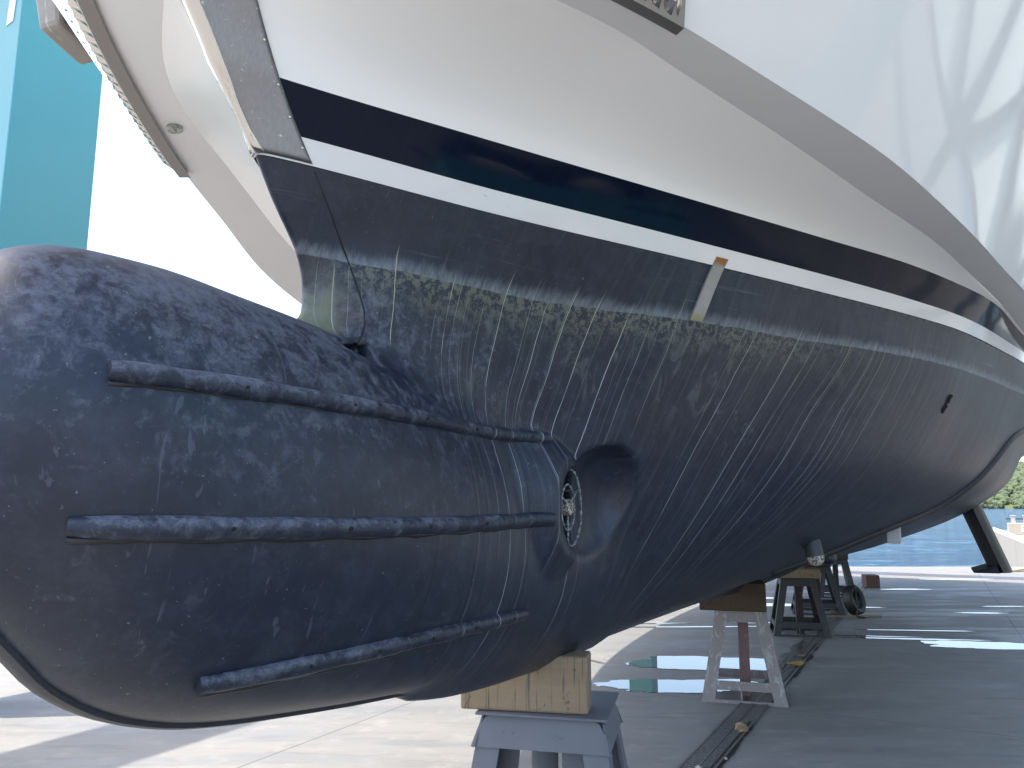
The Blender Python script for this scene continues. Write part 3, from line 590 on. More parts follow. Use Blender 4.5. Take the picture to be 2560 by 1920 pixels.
# ---------------------------------------------------------------- anchor at the starboard bow
an = empty("anchor", W(-1.67, -1.05, 3.315), BA + R(8)); an.scale = (.82, .82, .82); tag(an, "grey galvanised anchor hanging beside the far ribbed bow plate, next to the teal post", "anchor")
mb = MB(); mb.add([(-.14, -.075, .0), (.13, -.075, -.03), (.13, .075, -.03), (-.14, .075, .0), (-.10, -.06, -.19), (.11, -.06, -.24), (.11, .06, -.24), (-.10, .06, -.19)], [(3, 2, 1, 0), (4, 5, 6, 7), (0, 1, 5, 4), (1, 2, 6, 5), (2, 3, 7, 6), (3, 0, 4, 7)])
mb.build("fluke", M['anchor'], an, bevel=.02)
mb = MB(); mb.box((-.02, 0, .04), (.26, .10, .09)); mb.build("dark_recess", M['rubber'], an, bevel=.006)  # recess between the flukes, its shade put into a black colour
for x_ in (.03, -.145): mb = MB(); mb.box((x_, -.055, .04), (.022, .02, .085)); mb.build("web", M['anchor'], an, bevel=.004)
mb = MB(); mb.add([(-.17, -.085, .085), (.15, -.085, .085), (.15, .085, .085), (-.17, .085, .085), (-.26, -.09, .34), (.22, -.09, .34), (.22, .09, .34), (-.26, .09, .34)], [(3, 2, 1, 0), (4, 5, 6, 7), (0, 1, 5, 4), (1, 2, 6, 5), (2, 3, 7, 6), (3, 0, 4, 7)]); mb.build("fluke", M['anchor'], an, bevel=.012)
mb = MB(); mb.bar((0, .0, .06), (.25, .28, .9), .08, .06); mb.build("shank", M['anchor'], an, bevel=.01)
mb = MB(); mb.tube([(-.06, -.077, -.012), (.02, -.079, -.02), (.10, -.078, -.03)], .006, 8); mb.build("rust_streak", M['rust'], an)
# ---------------------------------------------------------------- travel lift
lift = empty("travel_lift", BO, BA); tag(lift, "tall teal painted travel lift straddling the yacht, one broad leg behind the bulbous bow", "travel lift")
LY = 5.0
for sy in (-1, 1):
    for s0, wid in ((.15, .755), (16.3, .42)):
        mb = MB(); w2 = .62; y = LY if sy > 0 else LY
        mb.add([(s0 + a * wid, sy * (LY + b * w2), z) for z in (.95, 6.85) for a, b in ((0, 0), (1, 0), (1, 1), (0, 1))], [(0, 1, 2, 3), (4, 5, 6, 7), (0, 1, 5, 4), (1, 2, 6, 5), (2, 3, 7, 6), (3, 0, 4, 7)])
        lg = mb.build("leg", M['teal' if s0 < 5 else 'tealshade'], lift, bevel=.012)
        mb = MB(); mb.box((s0 + wid / 2 - (.78 if s0 < 5 else 0), sy * (LY + .31), .78), (2.3 if s0 < 5 else 1.5, .5, .34)); mb.build("bogie", M['teal'], lift, bevel=.02)
        for dx in ((-1.46, -.56) if s0 < 5 else (-.62, .62)):
            mb = MB(); c = (s0 + wid / 2 + dx, sy * (LY + .31), .52)
            pr = [(-.19, .30), (-.2, .46), (-.15, .52), (.15, .52), (.2, .46), (.19, .30)]
            rg = [[(c[0] + r * math.cos(2 * math.pi * k / 28), c[1] + h, c[2] + r * math.sin(2 * math.pi * k / 28)) for k in range(29)] for h, r in pr]; mb.grid(rg); wh = mb.build("wheel", M['rubber'], lift, angle=40)
            mb = MB(); mb.tube([(c[0], c[1] - .15, c[2]), (c[0], c[1] + .15, c[2])], .30, 24); mb.build("rim", M['signwhite'], wh, angle=40)
    mb = MB(); mb.box((6.6, sy * (LY + .87), 7.1), (20.2, .7, .62)); mb.build("side_beam", M['teal'], lift, bevel=.02)
    for s in (3.5, 10.8):
        mb = MB(); mb.tube([(s, sy * 2.75, 3.5), (s, sy * (LY + .75), 7.0)], .03, 8); mb.build("sling", M['rubber'], lift)
mb = MB(); mb.box((15.2, 0, 7.72), (.7, 12.4, .6)); mb.build("cross_beam", M['teal'], lift, bevel=.02)
yf = LY + .02
mb = MB(); mb.box((.1455, yf + .175, 3.83), (.008, .27, .245)); sg = mb.build("sign_plate", M['signwhite'], lift, bevel=.002)
def text(name, body, size, mat, parent, loc, rot, ext=.001):
    c = bpy.data.curves.new(name, 'FONT'); c.body = body; c.size = size; c.extrude = ext; c.align_x = 'CENTER'; c.align_y = 'CENTER'
    o = bpy.data.objects.new(name, c); COL.objects.link(o); dg = bpy.context.evaluated_depsgraph_get(); me = bpy.data.meshes.new_from_object(o.evaluated_get(dg))
    bpy.data.objects.remove(o); bpy.data.curves.remove(c); me.name = name; me.materials.clear(); me.materials.append(mat)
    o = bpy.data.objects.new(name, me); COL.objects.link(o); o.parent = parent; o.location = loc; o.rotation_euler = rot; return o
text("letter", "A", .17, M['ink'], sg, (.1405, yf + .105, 3.84), (R(90), 0, R(-90)))
mb = MB(); mb.box((.141, yf + .09, 3.725), (.003, .07, .03)); mb.build("yellow_mark", M['yellow'], sg)
mb = MB(); mb.prism([(0, 0), (.10, .02), (.135, .55), (.03, .55)], Matrix.Translation((.148, yf + .19, 5.62)) @ Matrix.Rotation(R(-90), 4, 'Z') @ Matrix.Rotation(R(90), 4, 'X'), .004); mb.build("lettering", M['signwhite'], lift)
# ---------------------------------------------------------------- keel stands and timbers
def stand(label, pos, rz, mats, base=(.66, .56), top=(.40, .34), h=.67, legw=.082, post=True, mid_h=.13):
    r = empty("keel_stand", (pos[0], pos[1], 0), rz); tag(r, label, "keel stand", "steel keel stands under the yacht")
    ml, mi, mp = mats; bx, by = base[0] / 2, base[1] / 2; tx, ty_ = top[0] / 2, top[1] / 2
    def at(i, j, z): f = z / h; return Vector((i * (bx + (tx - bx) * f - legw / 2), j * (by + (ty_ - by) * f - legw / 2), z))
    for i, j in ((-1, -1), (1, -1), (1, 1), (-1, 1)):
        mb = MB(); p, q = at(i, j, 0), at(i, j, h - .0125); d = (q - p)
        # angle iron: a wide outer web and a return
        e = .012
        for ax in (0, 1):
            o = Vector((0, 0, 0)); o[1 - ax] = (j if ax == 0 else i) * (legw / 2 - e / 2)
            half = Vector((0, 0, 0)); half[ax] = legw / 2 - (e if ax == 1 else 0); nn = Vector((0, 0, 0)); nn[1 - ax] = e / 2
            vs = [b + o + half * u + nn * v for b in (p, q) for u, v in ((-1, -1), (1, -1), (1, 1), (-1, 1))]
            mb.add(vs, [(3, 2, 1, 0), (4, 5, 6, 7), (0, 1, 5, 4), (1, 2, 6, 5), (2, 3, 7, 6), (3, 0, 4, 7)])
        mb.build("leg", mi if j > 0 else ml, r)
    for z, hh in ((.012, .024), (mid_h, .07), (h - .05, .075)):
        mb = MB()
        for j in (-1, 1):
            a, b = at(-1, j, z), at(1, j, z); off = Vector((0, j * (legw / 2 - .009), 0)); mb = MB(); mb.bar(a + off, b + off, .013, hh); mb.build("cross_rail", ml, r)
        for i in (-1, 1):
            a, b = at(i, -1, z), at(i, 1, z); off = Vector((i * (legw / 2 - .009), 0, 0)); mb = MB(); mb.bar(a + off, b + off, .0125, hh - .003); mb.build("cross_rail", ml, r)
    mb = MB(); mb.box((0, 0, h - .006), (top[0] + .01, top[1] + .01, .012)); mb.build("top_plate", ml, r, bevel=.003)
    if post:
        mb = MB(); mb.box((.015, .0, h / 2 - .006), (.085, .085, h - .014)); mb.build("centre_post", mp, r, bevel=.006)
        mb = MB(); mb.bar((-.02, -by + legw * .55, .024), (-.02, -by + legw * .62, mid_h - .03), .05, .012, up=(1, 0, 0)); mb.build("gusset", ml, r)
    return r
def pt(s, y): p = W(s, y, 0); return (p.x, p.y)
th_b = BA - R(90)
stand("weathered grey and brown stand with a red-brown centre post, straddling the drain", (1.915, 6.67), R(-16), (M['worn'], M['maroon'], M['maroon']), h=.70, legw=.10)
stand("dark grey stand behind the weathered grey and brown one", (3.535, 9.83), R(-12), (M['darkgrey'], M['darkred'], M['darkred']))
stand("black-looking stand with a small tyre leaning against it", (4.50, 11.72), R(-16), (M['darkgrey'], M['darkgrey'], M['darkred']), base=(.72, .6))
stand("farthest stand, with a pale patch on its top corner, open water behind", (5.62, 13.75), R(-16), (M['darkgrey'], M['worn'], M['darkgrey']), base=(.62, .6), h=.64)
# nearest stand: grey steel with a plated apron
r = empty("keel_stand", (.165, 3.45, 0), R(-13)); tag(r, "nearest grey steel stand with a plated apron, carrying the pale timber block", "keel stand", "steel keel stands under the yacht")
h = .727; tx, ty2, bx, by2 = .255, .225, .36, .33
mb = MB(); mb.box((0, 0, h - .005), (.535, .475, .010)); mb.build("top_plate", M['greysteel'], r, bevel=.002)
def apron(i, ax):
    """sloping apron plate with a notch cut from each top corner"""
    mb = MB(); H_ = .118; half = (tx if ax == 0 else ty2); grow = .028
    prof = [(-half + .045, 0), (half - .045, 0), (half - .022, -.012), (half - .008, -.04), (half + .004, -.05), (half + grow, -H_), (-half - grow, -H_), (-half - .004, -.05), (-half + .008, -.04), (-half + .022, -.012)]
    out = []
    for th_ in (0, -.009):
        for u, v in prof:
            d = (ty2 if ax == 0 else tx) + (-v / H_) * grow - .008 + th_; z = h - .011 + v
            out.append((u, i * d, z) if ax == 0 else (i * d, u, z))
    n = len(prof); mb.add(out, [tuple(range(n)), tuple(range(2 * n - 1, n - 1, -1))] + [(k, (k + 1) % n, n + (k + 1) % n, n + k) for k in range(n)])
    return mb.build("apron", M['greysteel'], r)
for i in (-1, 1): apron(i, 0); apron(i, 1)
for i, j in ((-1, -1), (1, -1), (1, 1), (-1, 1)):
    mb = MB(); e = .014
    for ax in (0, 1):
        pts = []
        for z, X, Y in ((0, bx, by2), (h - .12, tx + .010, ty2 + .010)):
            cx, cy = i * X, j * Y; w = .10
            if ax == 0: q = [(cx, cy), (cx - i * w, cy), (cx - i * w, cy - j * e), (cx, cy - j * e)]
            else: q = [(cx, cy - j * e), (cx, cy - j * w), (cx - i * e, cy - j * w), (cx - i * e, cy - j * e)]
            pts += [(a, b, z) for a, b in q]
        mb.add(pts, [(3, 2, 1, 0), (4, 5, 6, 7), (0, 1, 5, 4), (1, 2, 6, 5), (2, 3, 7, 6), (3, 0, 4, 7)])
    mb.build("leg", M['greysteel'], r)
mb = MB(); mb.tube([(-.03, .02, 0), (-.03, .02, h - .011)], .057, 24); mb.build("centre_post", M['greysteel'], r, angle=40)
mb = MB(); mb.box((-.045 + .16, -.12, h / 2 - .006), (.09, .05, h - .012)); mb.build("strut", M['greysteel'], r, bevel=.004)
# timbers: cut to the keel
def block(label, pos, rz, size, z0, mat, tilt=0, name="timber_block", cut=None, grp="timber blocks under the keel"):
    mb = MB(); x, y, z = size
    if cut: # pentagonal end: one top corner cut away
        mb.add([(a * x / 2, b, c) for a in (-1, 1) for b, c in ((-y / 2, 0), (y / 2, 0), (y / 2, z), (-y / 2, z))], [(3, 2, 1, 0), (4, 5, 6, 7), (0, 1, 5, 4), (1, 2, 6, 5), (2, 3, 7, 6), (3, 0, 4, 7)])
    else: mb.box((0, 0, z / 2), size)
    o = mb.build(name, mat, None, bevel=.010, loc=(pos[0], pos[1], z0), rz=rz); tag(o, label, "timber block", grp); return o
block("pale sawn timber block on the nearest grey steel stand, stained and scuffed", (.060, 3.345), R(-11), (.525, .155, .222), .7285, M['oak'])
bb = block("dark brown timber block on top of the weathered grey and brown stand", (1.845, 6.66), R(-14), (.53, .34, .225), .7025, M['brown_timber'])
block("thin brown wedge of timber on top of the dark grey stand", (3.55, 9.83), R(-12), (.50, .30, .12), .6725, M['oak'])
block("dark timber packing on top of the stand with the tyre", (4.50, 11.72), R(-16), (.44, .30, .12), .6725, M['brown_timber'])
block("dark timber packing on top of the farthest stand", (5.62, 13.75), R(-16), (.44, .30, .16), .6425, M['brown_timber'])
o = block("brown offcut of square timber lying alone on the sunlit quay edge", (6.95, 15.32), R(-8), (.25, .30, .235), .0, M['red_timber'], grp=None)
# ---------------------------------------------------------------- ground
SEA = -1.5; QY = 20.4
t = NT("concrete", .7); P = t.tc
wx = t.map((1, 1, 1), rot=(0, 0, BA))                                # along the picture's left-right
big = t.noise(.30, 4, .6); st = t.noise(1, 5, .62, v=t.map((.42, 2.4, 1), v=wx)); fine = t.noise(30, 5, .7); med = t.noise(4.5, 5, .65)
c = t.mix(big, (.160, .157, .150), (.225, .216, .197)); c = t.mix(t.m_('MULTIPLY', t.step(st, .38, .68), .5), c, (.108, .110, .107))
c = t.mix(t.m_('MULTIPLY', t.step(med, .5, .72), .4), c, (.27, .255, .225)); c = t.mix(t.m_('MULTIPLY', t.step(fine, .58, .8), .30), c, (.075, .072, .067))
c = t.mix(t.m_('MULTIPLY', t.step(t.noise(1, 6, .7, v=t.map((1.6, 9, 1), loc=(1, 3, 0), v=wx), dist=.6), .5, .7), .35), c, (.075, .077, .076)); c = t.mix(t.m_('MULTIPLY', t.step(t.noise(1, 6, .72, v=t.map((2.2, 8, 1), loc=(7, 1, 0), v=wx), dist=.8), .56, .72), .4), c, (.25, .24, .215)); og = t.step(t.noise(.9, 4, .6, v=t.map(loc=(3, 2, 0))), .66, .80); c = t.mix(t.m_('MULTIPLY', og, .4), c, (.26, .165, .085))
sp = t.step(t.noise(11, 3, .5), .74, .77); c = t.mix(t.m_('MULTIPLY', sp, .55), c, (.05, .048, .045))
wisp = t.step(t.noise(1, 6, .7, v=t.map((1.1, 5.0, 1), loc=(4, 2, 0), v=wx), dist=1.4), .62, .72); c = t.mix(t.m_('MULTIPLY', wisp, .30), c, (.25, .25, .245))
x, y, z = t.xyz()
def joint(v, per, off, wd):
    a = t.m_('ABSOLUTE', t.m_('SUBTRACT', t.m_('FRACT', t.m_('ADD', t.m_('DIVIDE', t.m_('ADD', v, off), per), .5)), .5)); return t.step(t.m_('MULTIPLY', a, per), wd, wd * .5)
ywob = t.m_('ADD', y, t.m_('MULTIPLY', t.noise(6, 2), .006))
jn = t.m_('MAXIMUM', joint(ywob, 4.6, 2.3, .008), joint(x, 4.6, 1.2, .007)); c = t.mix(t.m_('MULTIPLY', jn, .8), c, (.05, .05, .048))
damp = t.m_('MULTIPLY', t.step(st, .42, .62), t.step(big, .38, .55))
t.col(c); t.rough(t.fmix(damp, .80, .5)); t.bump(t.m_('ADD', t.m_('MULTIPLY', fine, .4), t.m_('MULTIPLY', med, .6)), .22, .01); M['concrete'] = t.m
# ground sheet as a slab ending in a quay wall
ca, sa = math.cos(-BA), math.sin(-BA)
def tl(x, y, z): d = Vector((x, y, z)) - BO; return (d.x * ca - d.y * sa, d.x * sa + d.y * ca, z)
X0, X1, Y0 = -90, 90, -70
mb = MB(); mb.grid([[tl(X0 + (X1 - X0) * i / 36, Y0 + (QY - Y0) * j / 18, 0) for i in range(37)] for j in range(19)])
mb.add([tl(X0, QY, 0), tl(X1, QY, 0), tl(X1, QY, -4), tl(X0, QY, -4)], [(0, 1, 2, 3)])
g = mb.build("ground", M['concrete'], None, loc=BO, rz=BA); tag(g, kind="structure")
t = NT("sea_water", .06); w1 = t.noise(1, 5, .62, v=t.map((.5, 1.3, 1)), dist=.5); w2 = t.noise(1, 3, .6, v=t.map((2.2, 5, 1)))
cc = t.mix(t.step(t.noise(1, 4, .6, v=t.map((.03, .10, 1))), .35, .65), (.005, .036, .10), (.009, .055, .14)); rp = t.noise(1, 5, .68, v=t.map((.30, .55, 1)), dist=.4)
cc = t.mix(t.m_('MULTIPLY', t.step(rp, .50, .68), .75), cc, (.075, .19, .34)); t.col(t.mix(t.m_('MULTIPLY', t.step(rp, .48, .34), .6), cc, (.006, .045, .14))); t.b.inputs['IOR'].default_value = 1.33; t.b.inputs['Specular IOR Level'].default_value = .12  # sheen and dark troughs of the ripples put into the colour
t.bump(t.m_('ADD', w1, t.m_('MULTIPLY', w2, .35)), 1.0, .35); M['sea'] = t.m
mb = MB(); mb.add([(-3000, QY + .02, SEA), (3000, QY + .02, SEA), (3000, 4000, SEA), (-3000, 4000, SEA)], [(0, 1, 2, 3)]); tag(mb.build("water", M['sea']), kind="structure")
# puddles: thin sheets with ragged outlines
t = NT("puddle_water", .015, (.05, .055, .058)); t.b.inputs['IOR'].default_value = 1.9; t.bump(t.noise(3, 2), .02, .01); M['puddle'] = t.m
rng = random.Random(11)
def puddle(x, y, rx, ry, rot=0, k=90, rag=.30, seed=0):
    pts = []
    for i in range(k):
        a = 2 * math.pi * i / k; q = 1 + rag * (mnoise.noise(Vector((math.cos(a) * 1.6 + seed, math.sin(a) * 1.6, seed * .7))) * 1.2 + .45 * mnoise.noise(Vector((math.cos(a) * 5 + seed, math.sin(a) * 5, 2))) + .25 * mnoise.noise(Vector((math.cos(a) * 14, math.sin(a) * 14, seed))))
        u, v = rx * q * math.cos(a), ry * q * math.sin(a); pts.append((x + u * math.cos(rot) - v * math.sin(rot), y + u * math.sin(rot) + v * math.cos(rot)))
    zt = .004
    mb = MB(); mb.add([(a, b, zt) for a, b in pts] + [(x + (a - x) * 1.01, y + (b - y) * 1.01, 0.0005) for a, b in pts], [tuple(range(k))] + [(i, k + i, k + (i + 1) % k, (i + 1) % k) for i in range(k)])
    return tag(mb.build("puddle", M['puddle']), kind="structure")
PUD = [(1.92, 8.02, .82, .30, R(-2), 1), (1.52, 7.05, .62, .26, R(3), 2), (5.35, 9.0, .66, .23, R(-9), 4), (4.75, 9.42, .75, .045, R(-8), 5), (4.35, 9.62, .55, .022, R(-9), 6), (5.1, 10.05, .7, .03, R(-6), 12),
       (3.55, 10.7, .55, .05, R(0), 7), (5.2, 12.3, .55, .05, R(-3), 8), (6.85, 11.65, .40, .06, R(-4), 9), (3.95, 12.6, 1.1, .16, 0, 10), (3.75, 13.5, .9, .15, 0, 11), (7.35, 14.9, .5, .10, 0, 13), (9.6, 16.9, .9, .12, R(4), 14), (2.35, 10.35, 1.2, .04, R(2), 15), (7.7, 12.4, .35, .05, 0, 16), (1.5, 10.6, .9, .035, R(4), 17)]
for a in PUD: puddle(*a[:5], seed=a[5] * 1.7, rag=.34)
# ---------------------------------------------------------------- slotted drain
t = NT("cast_grate", .5, metal=.6); t.col(t.mix(t.noise(20, 4), (.09, .09, .09), (.20, .20, .195))); M['grate'] = t.m
dr = empty("drain_grate", BO, BA); tag(dr, "narrow slotted metal drain cover running through the concrete below the stands", "drain")
dy0, dy1, ds0, ds1 = .03, .235, -.6, 15.5
mb = MB(); mb.add([(ds0, -dy0, .0035), (ds1, -dy0, .0035), (ds1, -dy1, .0035), (ds0, -dy1, .0035)], [(0, 1, 2, 3)]); mb.build("channel", M['dark'], dr)
mb = MB(); n_ = int((ds1 - ds0) / .040)
for y_ in (dy0 + .006, (dy0 + dy1) / 2, dy1 - .006): mb.box(((ds0 + ds1) / 2, -y_, .007), (ds1 - ds0, .014, .010))
for i in range(n_):
    s = ds0 + .02 + i * .040
    for q in (0, 1): mb.box((s + q * .02, -(dy0 + .055 + q * .098), .0065), (.021, .082, .008))
mb.build("slotted_cover", M['grate'], dr)
t = NT("tar", .45, (.012, .012, .013)); t.bump(t.noise(25, 4), .5, .01); M['tar'] = t.m
# black grime that has crept over the cover's edge
k = 60
for (sa_, sb_, side_, wd_) in ((1.2, 2.9, 1, .04), (4.1, 6.6, 0, .10), (4.3, 6.5, 1, .07), (4.3, 6.3, 2, .12)):
    mb = MB(); up_, lo_ = [], []
    for i in range(k + 1):
        s = sa_ + (sb_ - sa_) * i / k; e = math.sin(math.pi * i / k) ** .3; nn = wd_ * e * (.55 + .75 * mnoise.noise(Vector((s * 3.1, wd_ * 90, side_))) + .45 * mnoise.noise(Vector((s * 13, 1, side_))))
        yb = (dy0 + .01, dy1 - .01, (dy0 + dy1) / 2 - .07)[side_]; up_.append((s, -(yb + (max(nn, 0) if side_ else -max(nn, 0))), .0045 if side_ < 2 else .0142)); lo_.append((s, -yb + (.02 if side_ else -.02), .0135))
    mb.grid([up_, lo_]); mb.build("grime", M['tar'], dr)
# debris on the drain
t = NT("dry_leaf", .7); t.col(t.mix(t.noise(20, 4), (.33, .22, .05), (.42, .31, .10))); M['leaf'] = t.m
t = NT("dry_husk", .85); t.col(t.mix(t.noise(30, 4), (.16, .11, .06), (.32, .24, .14))); M['husk'] = t.m
t = NT("pale_crumbs", .9); t.col(t.mix(t.noise(40, 4), (.32, .28, .22), (.55, .5, .42))); M['crumb'] = t.m
def leaf(label, s, y, ln, wd, rz, mat, curl=.25, z=.012):
    rows = []
    for i in range(9):
        u = i / 8; w = wd * math.sin(math.pi * min(u * .96 + .02, 1)) ** .7; rows.append([((u - .5) * ln, v * w, curl * ln * ((u - .5) ** 2 * 1.5 + .25 * abs(v) ** 2) + .15 * w * v) for v in (-1, -.5, 0, .5, 1)])
    mb = MB(); mb.grid(rows); p = W(s, y, z); o = mb.build("leaf", mat, None, smooth=True, loc=p, rz=rz); o.modifiers.new("thickness", 'SOLIDIFY').thickness = .003; tag(o, label, "leaf"); return o
leaf("yellow curled leaf on the drain between the two stands", 5.15, .19, .20, .06, R(20), M['leaf'])
leaf("small brown withered leaf beside the yellow one on the drain", 5.62, .17, .14, .03, R(35), M['husk'])
def lump(name, label, cat, s, y, sz, mat, seed):
    bm = bmesh.new(); bmesh.ops.create_icosphere(bm, subdivisions=3, radius=1)
    for v in bm.verts:
        q = 1 + .55 * mnoise.noise(v.co * 1.9 + Vector((seed, 0, 0))) + .25 * mnoise.noise(v.co * 5 + Vector((0, seed, 0))); v.co = Vector((v.co.x * sz[0] * q, v.co.y * sz[1] * q, max(v.co.z * sz[2] * q, -sz[2] * .4)))
    me = bpy.data.meshes.new(name); bm.to_mesh(me); bm.free(); me.materials.append(mat); o = bpy.data.objects.new(name, me); COL.objects.link(o); o.location = W(s, y, .012 + sz[2] * .4); o.rotation_euler = (0, 0, seed); tag(o, label, cat); return o
lump("dead_leaf", "crumpled brown leaf on the slotted drain, nearest the camera", "leaf", 2.62, .20, (.045, .035, .035), M['husk'], 2)
for i, (s, y, a) in enumerate(((1.62, .20, .035), (1.70, .15, .022), (1.55, .27, .018), (1.95, .25, .014), (1.42, .10, .03), (1.46, .02, .016))):
    o = lump("paint_scraping", "pale crumb of scraped paint at the near end of the drain", "debris", s, y, (a, a * .7, a * .45), M['crumb'], i * 1.3 + 4); o['group'] = "crumbs of scraped paint on the drain"
# ---------------------------------------------------------------- tyre leaning on the third stand
ty_ = empty("tyre", (4.92, 11.42, 0), R(-52)); tag(ty_, "small black tyre leaning against a dark stand", "tyre")
mb = MB(); prof = [(-.055, .125), (-.075, .15), (-.08, .18), (-.062, .205), (.0, .215), (.062, .205), (.08, .18), (.075, .15), (.055, .125), (-.055, .125)]
tilt = Matrix.Rotation(R(-14), 3, 'Y'); mb.grid([[tilt @ Vector((h_, rr_ * math.cos(2 * math.pi * i / 40) * .92, rr_ * math.sin(2 * math.pi * i / 40))) + Vector((0, 0, .215)) for i in range(41)] for h_, rr_ in prof]); mb.build("casing", M['rubber'], ty_, angle=40)
mb = MB(); mb.tube([(.05, -.05, .42), (.09, -.10, .30), (.14, -.16, .12), (.13, -.2, .03), (.17, -.24, .016), (.24, -.20, .013), (.22, -.12, .013)], .011, 8); mb.build("rope", M['rubber'], ty_, smooth=True)
def plank(label, x, y, rz, size, mat, z=0.0, tilt=0):
    mb = MB(); mb.box((0, 0, size[2] / 2), size); o = mb.build("plank", mat, None, bevel=.004, loc=(x, y, z), rz=rz); o.rotation_euler = (0, tilt, rz); tag(o, label, "plank"); return o
plank("long yellow board lying flat beside the tyre", 4.75, 11.25, R(3), (.95, .06, .02), M['yplank'])
plank("short yellow board lying under the dark grey stands", 3.98, 11.05, R(-8), (.45, .12, .03), M['yplank'])
plank("pale plank on the quay edge by the stabiliser fin", 12.15, 18.9, R(18), (.9, .14, .05), M['plank'], tilt=R(-5), z=.02)
plank("second pale plank, lying across the quay edge beyond the first", 12.75, 18.6, R(-10), (1.0, .12, .05), M['plank'])
plank("third pale plank, half out of the picture on the quay edge", 12.9, 19.1, R(30), (.9, .12, .06), M['plank'])
# ---------------------------------------------------------------- pier on the right
t = NT("pier_concrete", .8); c = t.mix(t.noise(.6, 5, .65), (.29, .26, .21), (.37, .335, .28)); c = t.mix(t.m_('MULTIPLY', t.step(t.noise(1, 4, .6, v=t.map((2.5, 2.5, .25))), .5, .75), .5), c, (.21, .19, .15)); t.col(c); M['pier'] = t.m
def PA(u, v, z): p = Vector((19.8, 29.8, 0)) + BD * u + BP * v; return (p.x, p.y, z)
pier = empty("pier", (0, 0, 0)); tag(pier, "sunlit pale concrete pier running out into the sea beyond the quay", "pier")
mb = MB(); mb.add([PA(-11, 0, -5), PA(23, 0, -5), PA(23, 9, -5), PA(-11, 9, -5), PA(-11, 0, .0), PA(23, 0, .0), PA(23, 9, .0), PA(-11, 9, .0)], [(4, 5, 6, 7), (0, 1, 5, 4), (1, 2, 6, 5), (2, 3, 7, 6), (3, 0, 4, 7)]); mb.build("deck", M['pier'], pier)
mb = MB(); mb.bar(PA(-11, .06, .16), PA(22.9, .06, .16), .10, .06); kr = mb.build("kerb_rail", M['signwhite'], pier)
for i in range(62): mb = MB(); mb.box(PA(-10.8 + i * .55, .06, .065), (.12, .10, .13), rz=BA); mb.build("rail_post", M['signwhite'], kr)
cb = empty("concrete_block", PA(14.6, .55, 0), BA - R(90)); tag(cb, "pale concrete mooring block with a small sign on it, on the pier", "block")
mb = MB(); mb.box((1.3, 0, .32), (3.2, .9, .64)); mb.build("body", M['pier'], cb, bevel=.03)
for dx in (-.02, .55):
    mb = MB(); mb.box((dx, 0, .84), (.2, .2, .40)); mb.box((dx, 0, 1.03), (.26, .26, .05)); mb.build("post", M['sensor'], cb, bevel=.01)
mb = MB(); mb.tube([(-.35, 0, .86), (.9, 0, .86), (1.6, -.1, .72), (3.0, -.1, .62)], .03, 8); mb.build("bar", M['rubber'], cb)
sg = None
mb = MB(); mb.box((.72, -.457, .36), (.88, .012, .30)); sg = mb.build("sign_plate", M['signwhite'], cb)
t = NT("logo_blue", .5, (.03, .06, .35)); M['logo'] = t.m
mb = MB(); mb.tube([(.42 + .085 * math.cos(2 * math.pi * i / 24), -.466, .36 + .085 * math.sin(2 * math.pi * i / 24)) for i in range(20)], .014, 6); mb.box((.425, -.466, .35), (.07, .006, .05)); mb.build("logo", M['logo'], sg)
mb = MB()
for i, (z_, w_) in enumerate(((.41, .48), (.36, .48), (.29, .26))):
    x_ = .58
    while x_ < .58 + w_: q = rng.uniform(.018, .05); mb.box((x_ + q / 2, -.4652, z_), (q, .003, .026)); x_ += q + .014
mb.build("lettering", M['logo'], sg)
# ---------------------------------------------------------------- far shore
t = NT("hillside_soil", .9); t.col(t.mix(t.noise(.02, 5), (.05, .08, .025), (.09, .12, .04))); M['soil'] = t.m
def hz(x, d): 
    r = min(max((x - 250) / 500, 0), 1); base = 26 + 62 * r * r * (3 - 2 * r); return (base * (.75 + .5 * mnoise.noise(Vector((x * .006, 1, d * .002)))) ) * math.sin(min(max(d / 300, 0), 1) * math.pi / 2) + SEA - 1
rows = [[(x, 900 + d + 30 * mnoise.noise(Vector((x * .01, 5, 0))), hz(x, d)) for x in range(-900, 2001, 25)] for d in range(0, 420, 30)]
mb = MB(); mb.grid(rows); tag(mb.build("hillside", M['soil'], None, smooth=True), kind="structure")
t = NT("forest_foliage", .85); ob = t.noise(.06, 3); t.col(t.mix(t.step(t.noise(.5, 3), .4, .65), t.mix(ob, (.035, .058, .028), (.06, .085, .035)), t.mix(ob, (.065, .095, .045), (.10, .12, .055)))); M['forest'] = t.m
bm = bmesh.new(); bmesh.ops.create_icosphere(bm, subdivisions=1, radius=1); iv = [v.co.copy() for v in bm.verts]; iff = [tuple(v.index for v in f.verts) for f in bm.faces]; bm.free()
mb = MB(); rng = random.Random(3)
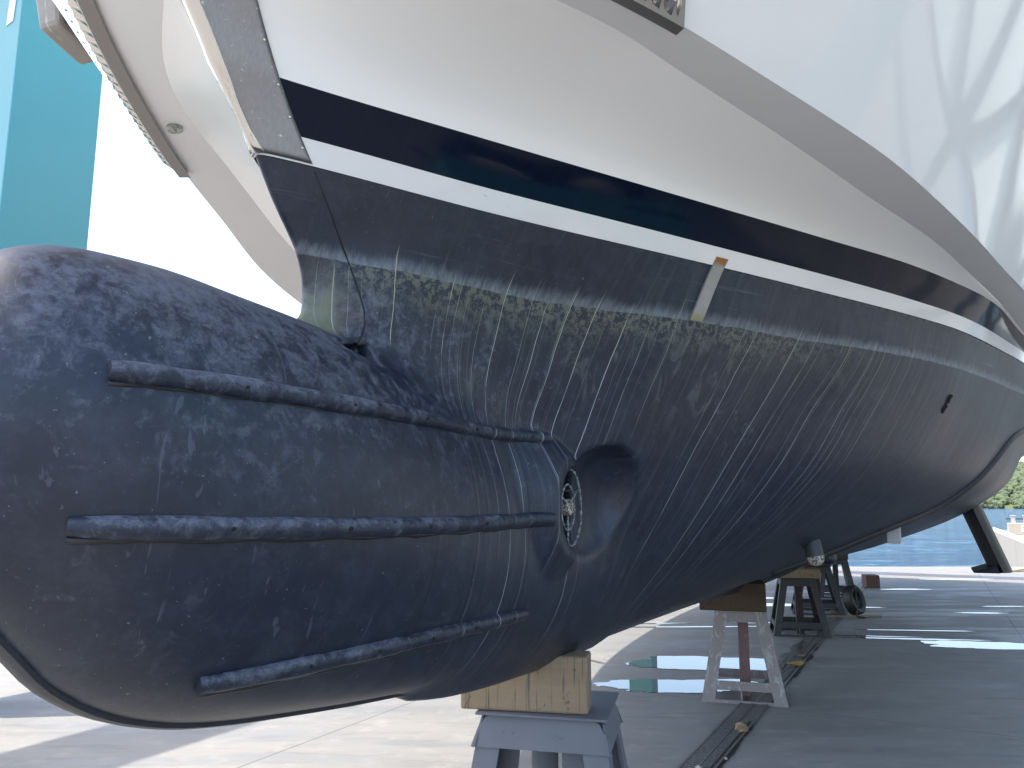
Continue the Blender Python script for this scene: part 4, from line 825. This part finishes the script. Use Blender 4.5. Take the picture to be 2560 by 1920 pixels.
for i in range(5200):
    x = rng.uniform(380, 760); d = rng.random() ** .8 * 300; y = 900 + d + 30 * mnoise.noise(Vector((x * .01, 5, 0))); z = hz(x, d); q = rng.uniform(2.4, 5.2)
    mb.add([(x + a.x * q * rng.uniform(.7, 1.2), y + a.y * q, z + q * .6 + a.z * q * rng.uniform(.7, 1.25)) for a in iv], iff)
fo = mb.build("forest", M['forest'], None); tag(fo, kind="stuff", label="sunlit green woods covering the hill across the water", cat="forest")
# ---------------------------------------------------------------- boat shed to the right of the picture, mirrored in the hull
shed = empty("boat_shed", (17, 2, 0)); tag(shed, "open-sided boat shed with pale green sheeting between dark steel braces", "shed")
t = NT("green_sheeting", .6); t.col(t.mix(t.noise(.8, 4), (.55, .62, .58), (.64, .69, .66))); M['sheet'] = t.m
t = NT("dark_steel_frame", .5, (.06, .065, .07)); M['frame'] = t.m
for k in range(5):
    y0 = -14 + k * 6
    mb = MB(); mb.add([(.3, y0 + .2, 2.6), (.3, y0 + 5.8, 2.6), (.3, y0 + 5.8, 9.5), (.3, y0 + .2, 9.5), (.36, y0 + .2, 2.6), (.36, y0 + 5.8, 2.6), (.36, y0 + 5.8, 9.5), (.36, y0 + .2, 9.5)], [(0, 1, 2, 3), (7, 6, 5, 4), (0, 1, 5, 4), (2, 3, 7, 6), (1, 2, 6, 5), (3, 0, 4, 7)]); mb.build("cladding", M['sheet'], shed)
    mb = MB(); mb.box((0, y0, 4.8), (.45, .45, 9.6)); mb.build("column", M['frame'], shed)
    mb = MB(); mb.bar((.02, y0 + .2, 2.7), (.02, y0 + 5.8, 9.4), .35, .25, up=(1, 0, 0)); mb.build("brace", M['frame'], shed); mb = MB(); mb.bar((-.03, y0 + 5.8, 2.7), (-.03, y0 + .2, 9.4), .35, .25, up=(1, 0, 0)); mb.build("brace", M['frame'], shed)
for c_, d_ in (((0, 1, 9.8), (.6, 31, .5)), ((0, 1, 2.5), (.35, 30, .3))): mb = MB(); mb.box(c_, d_); mb.build("girder", M['frame'], shed)
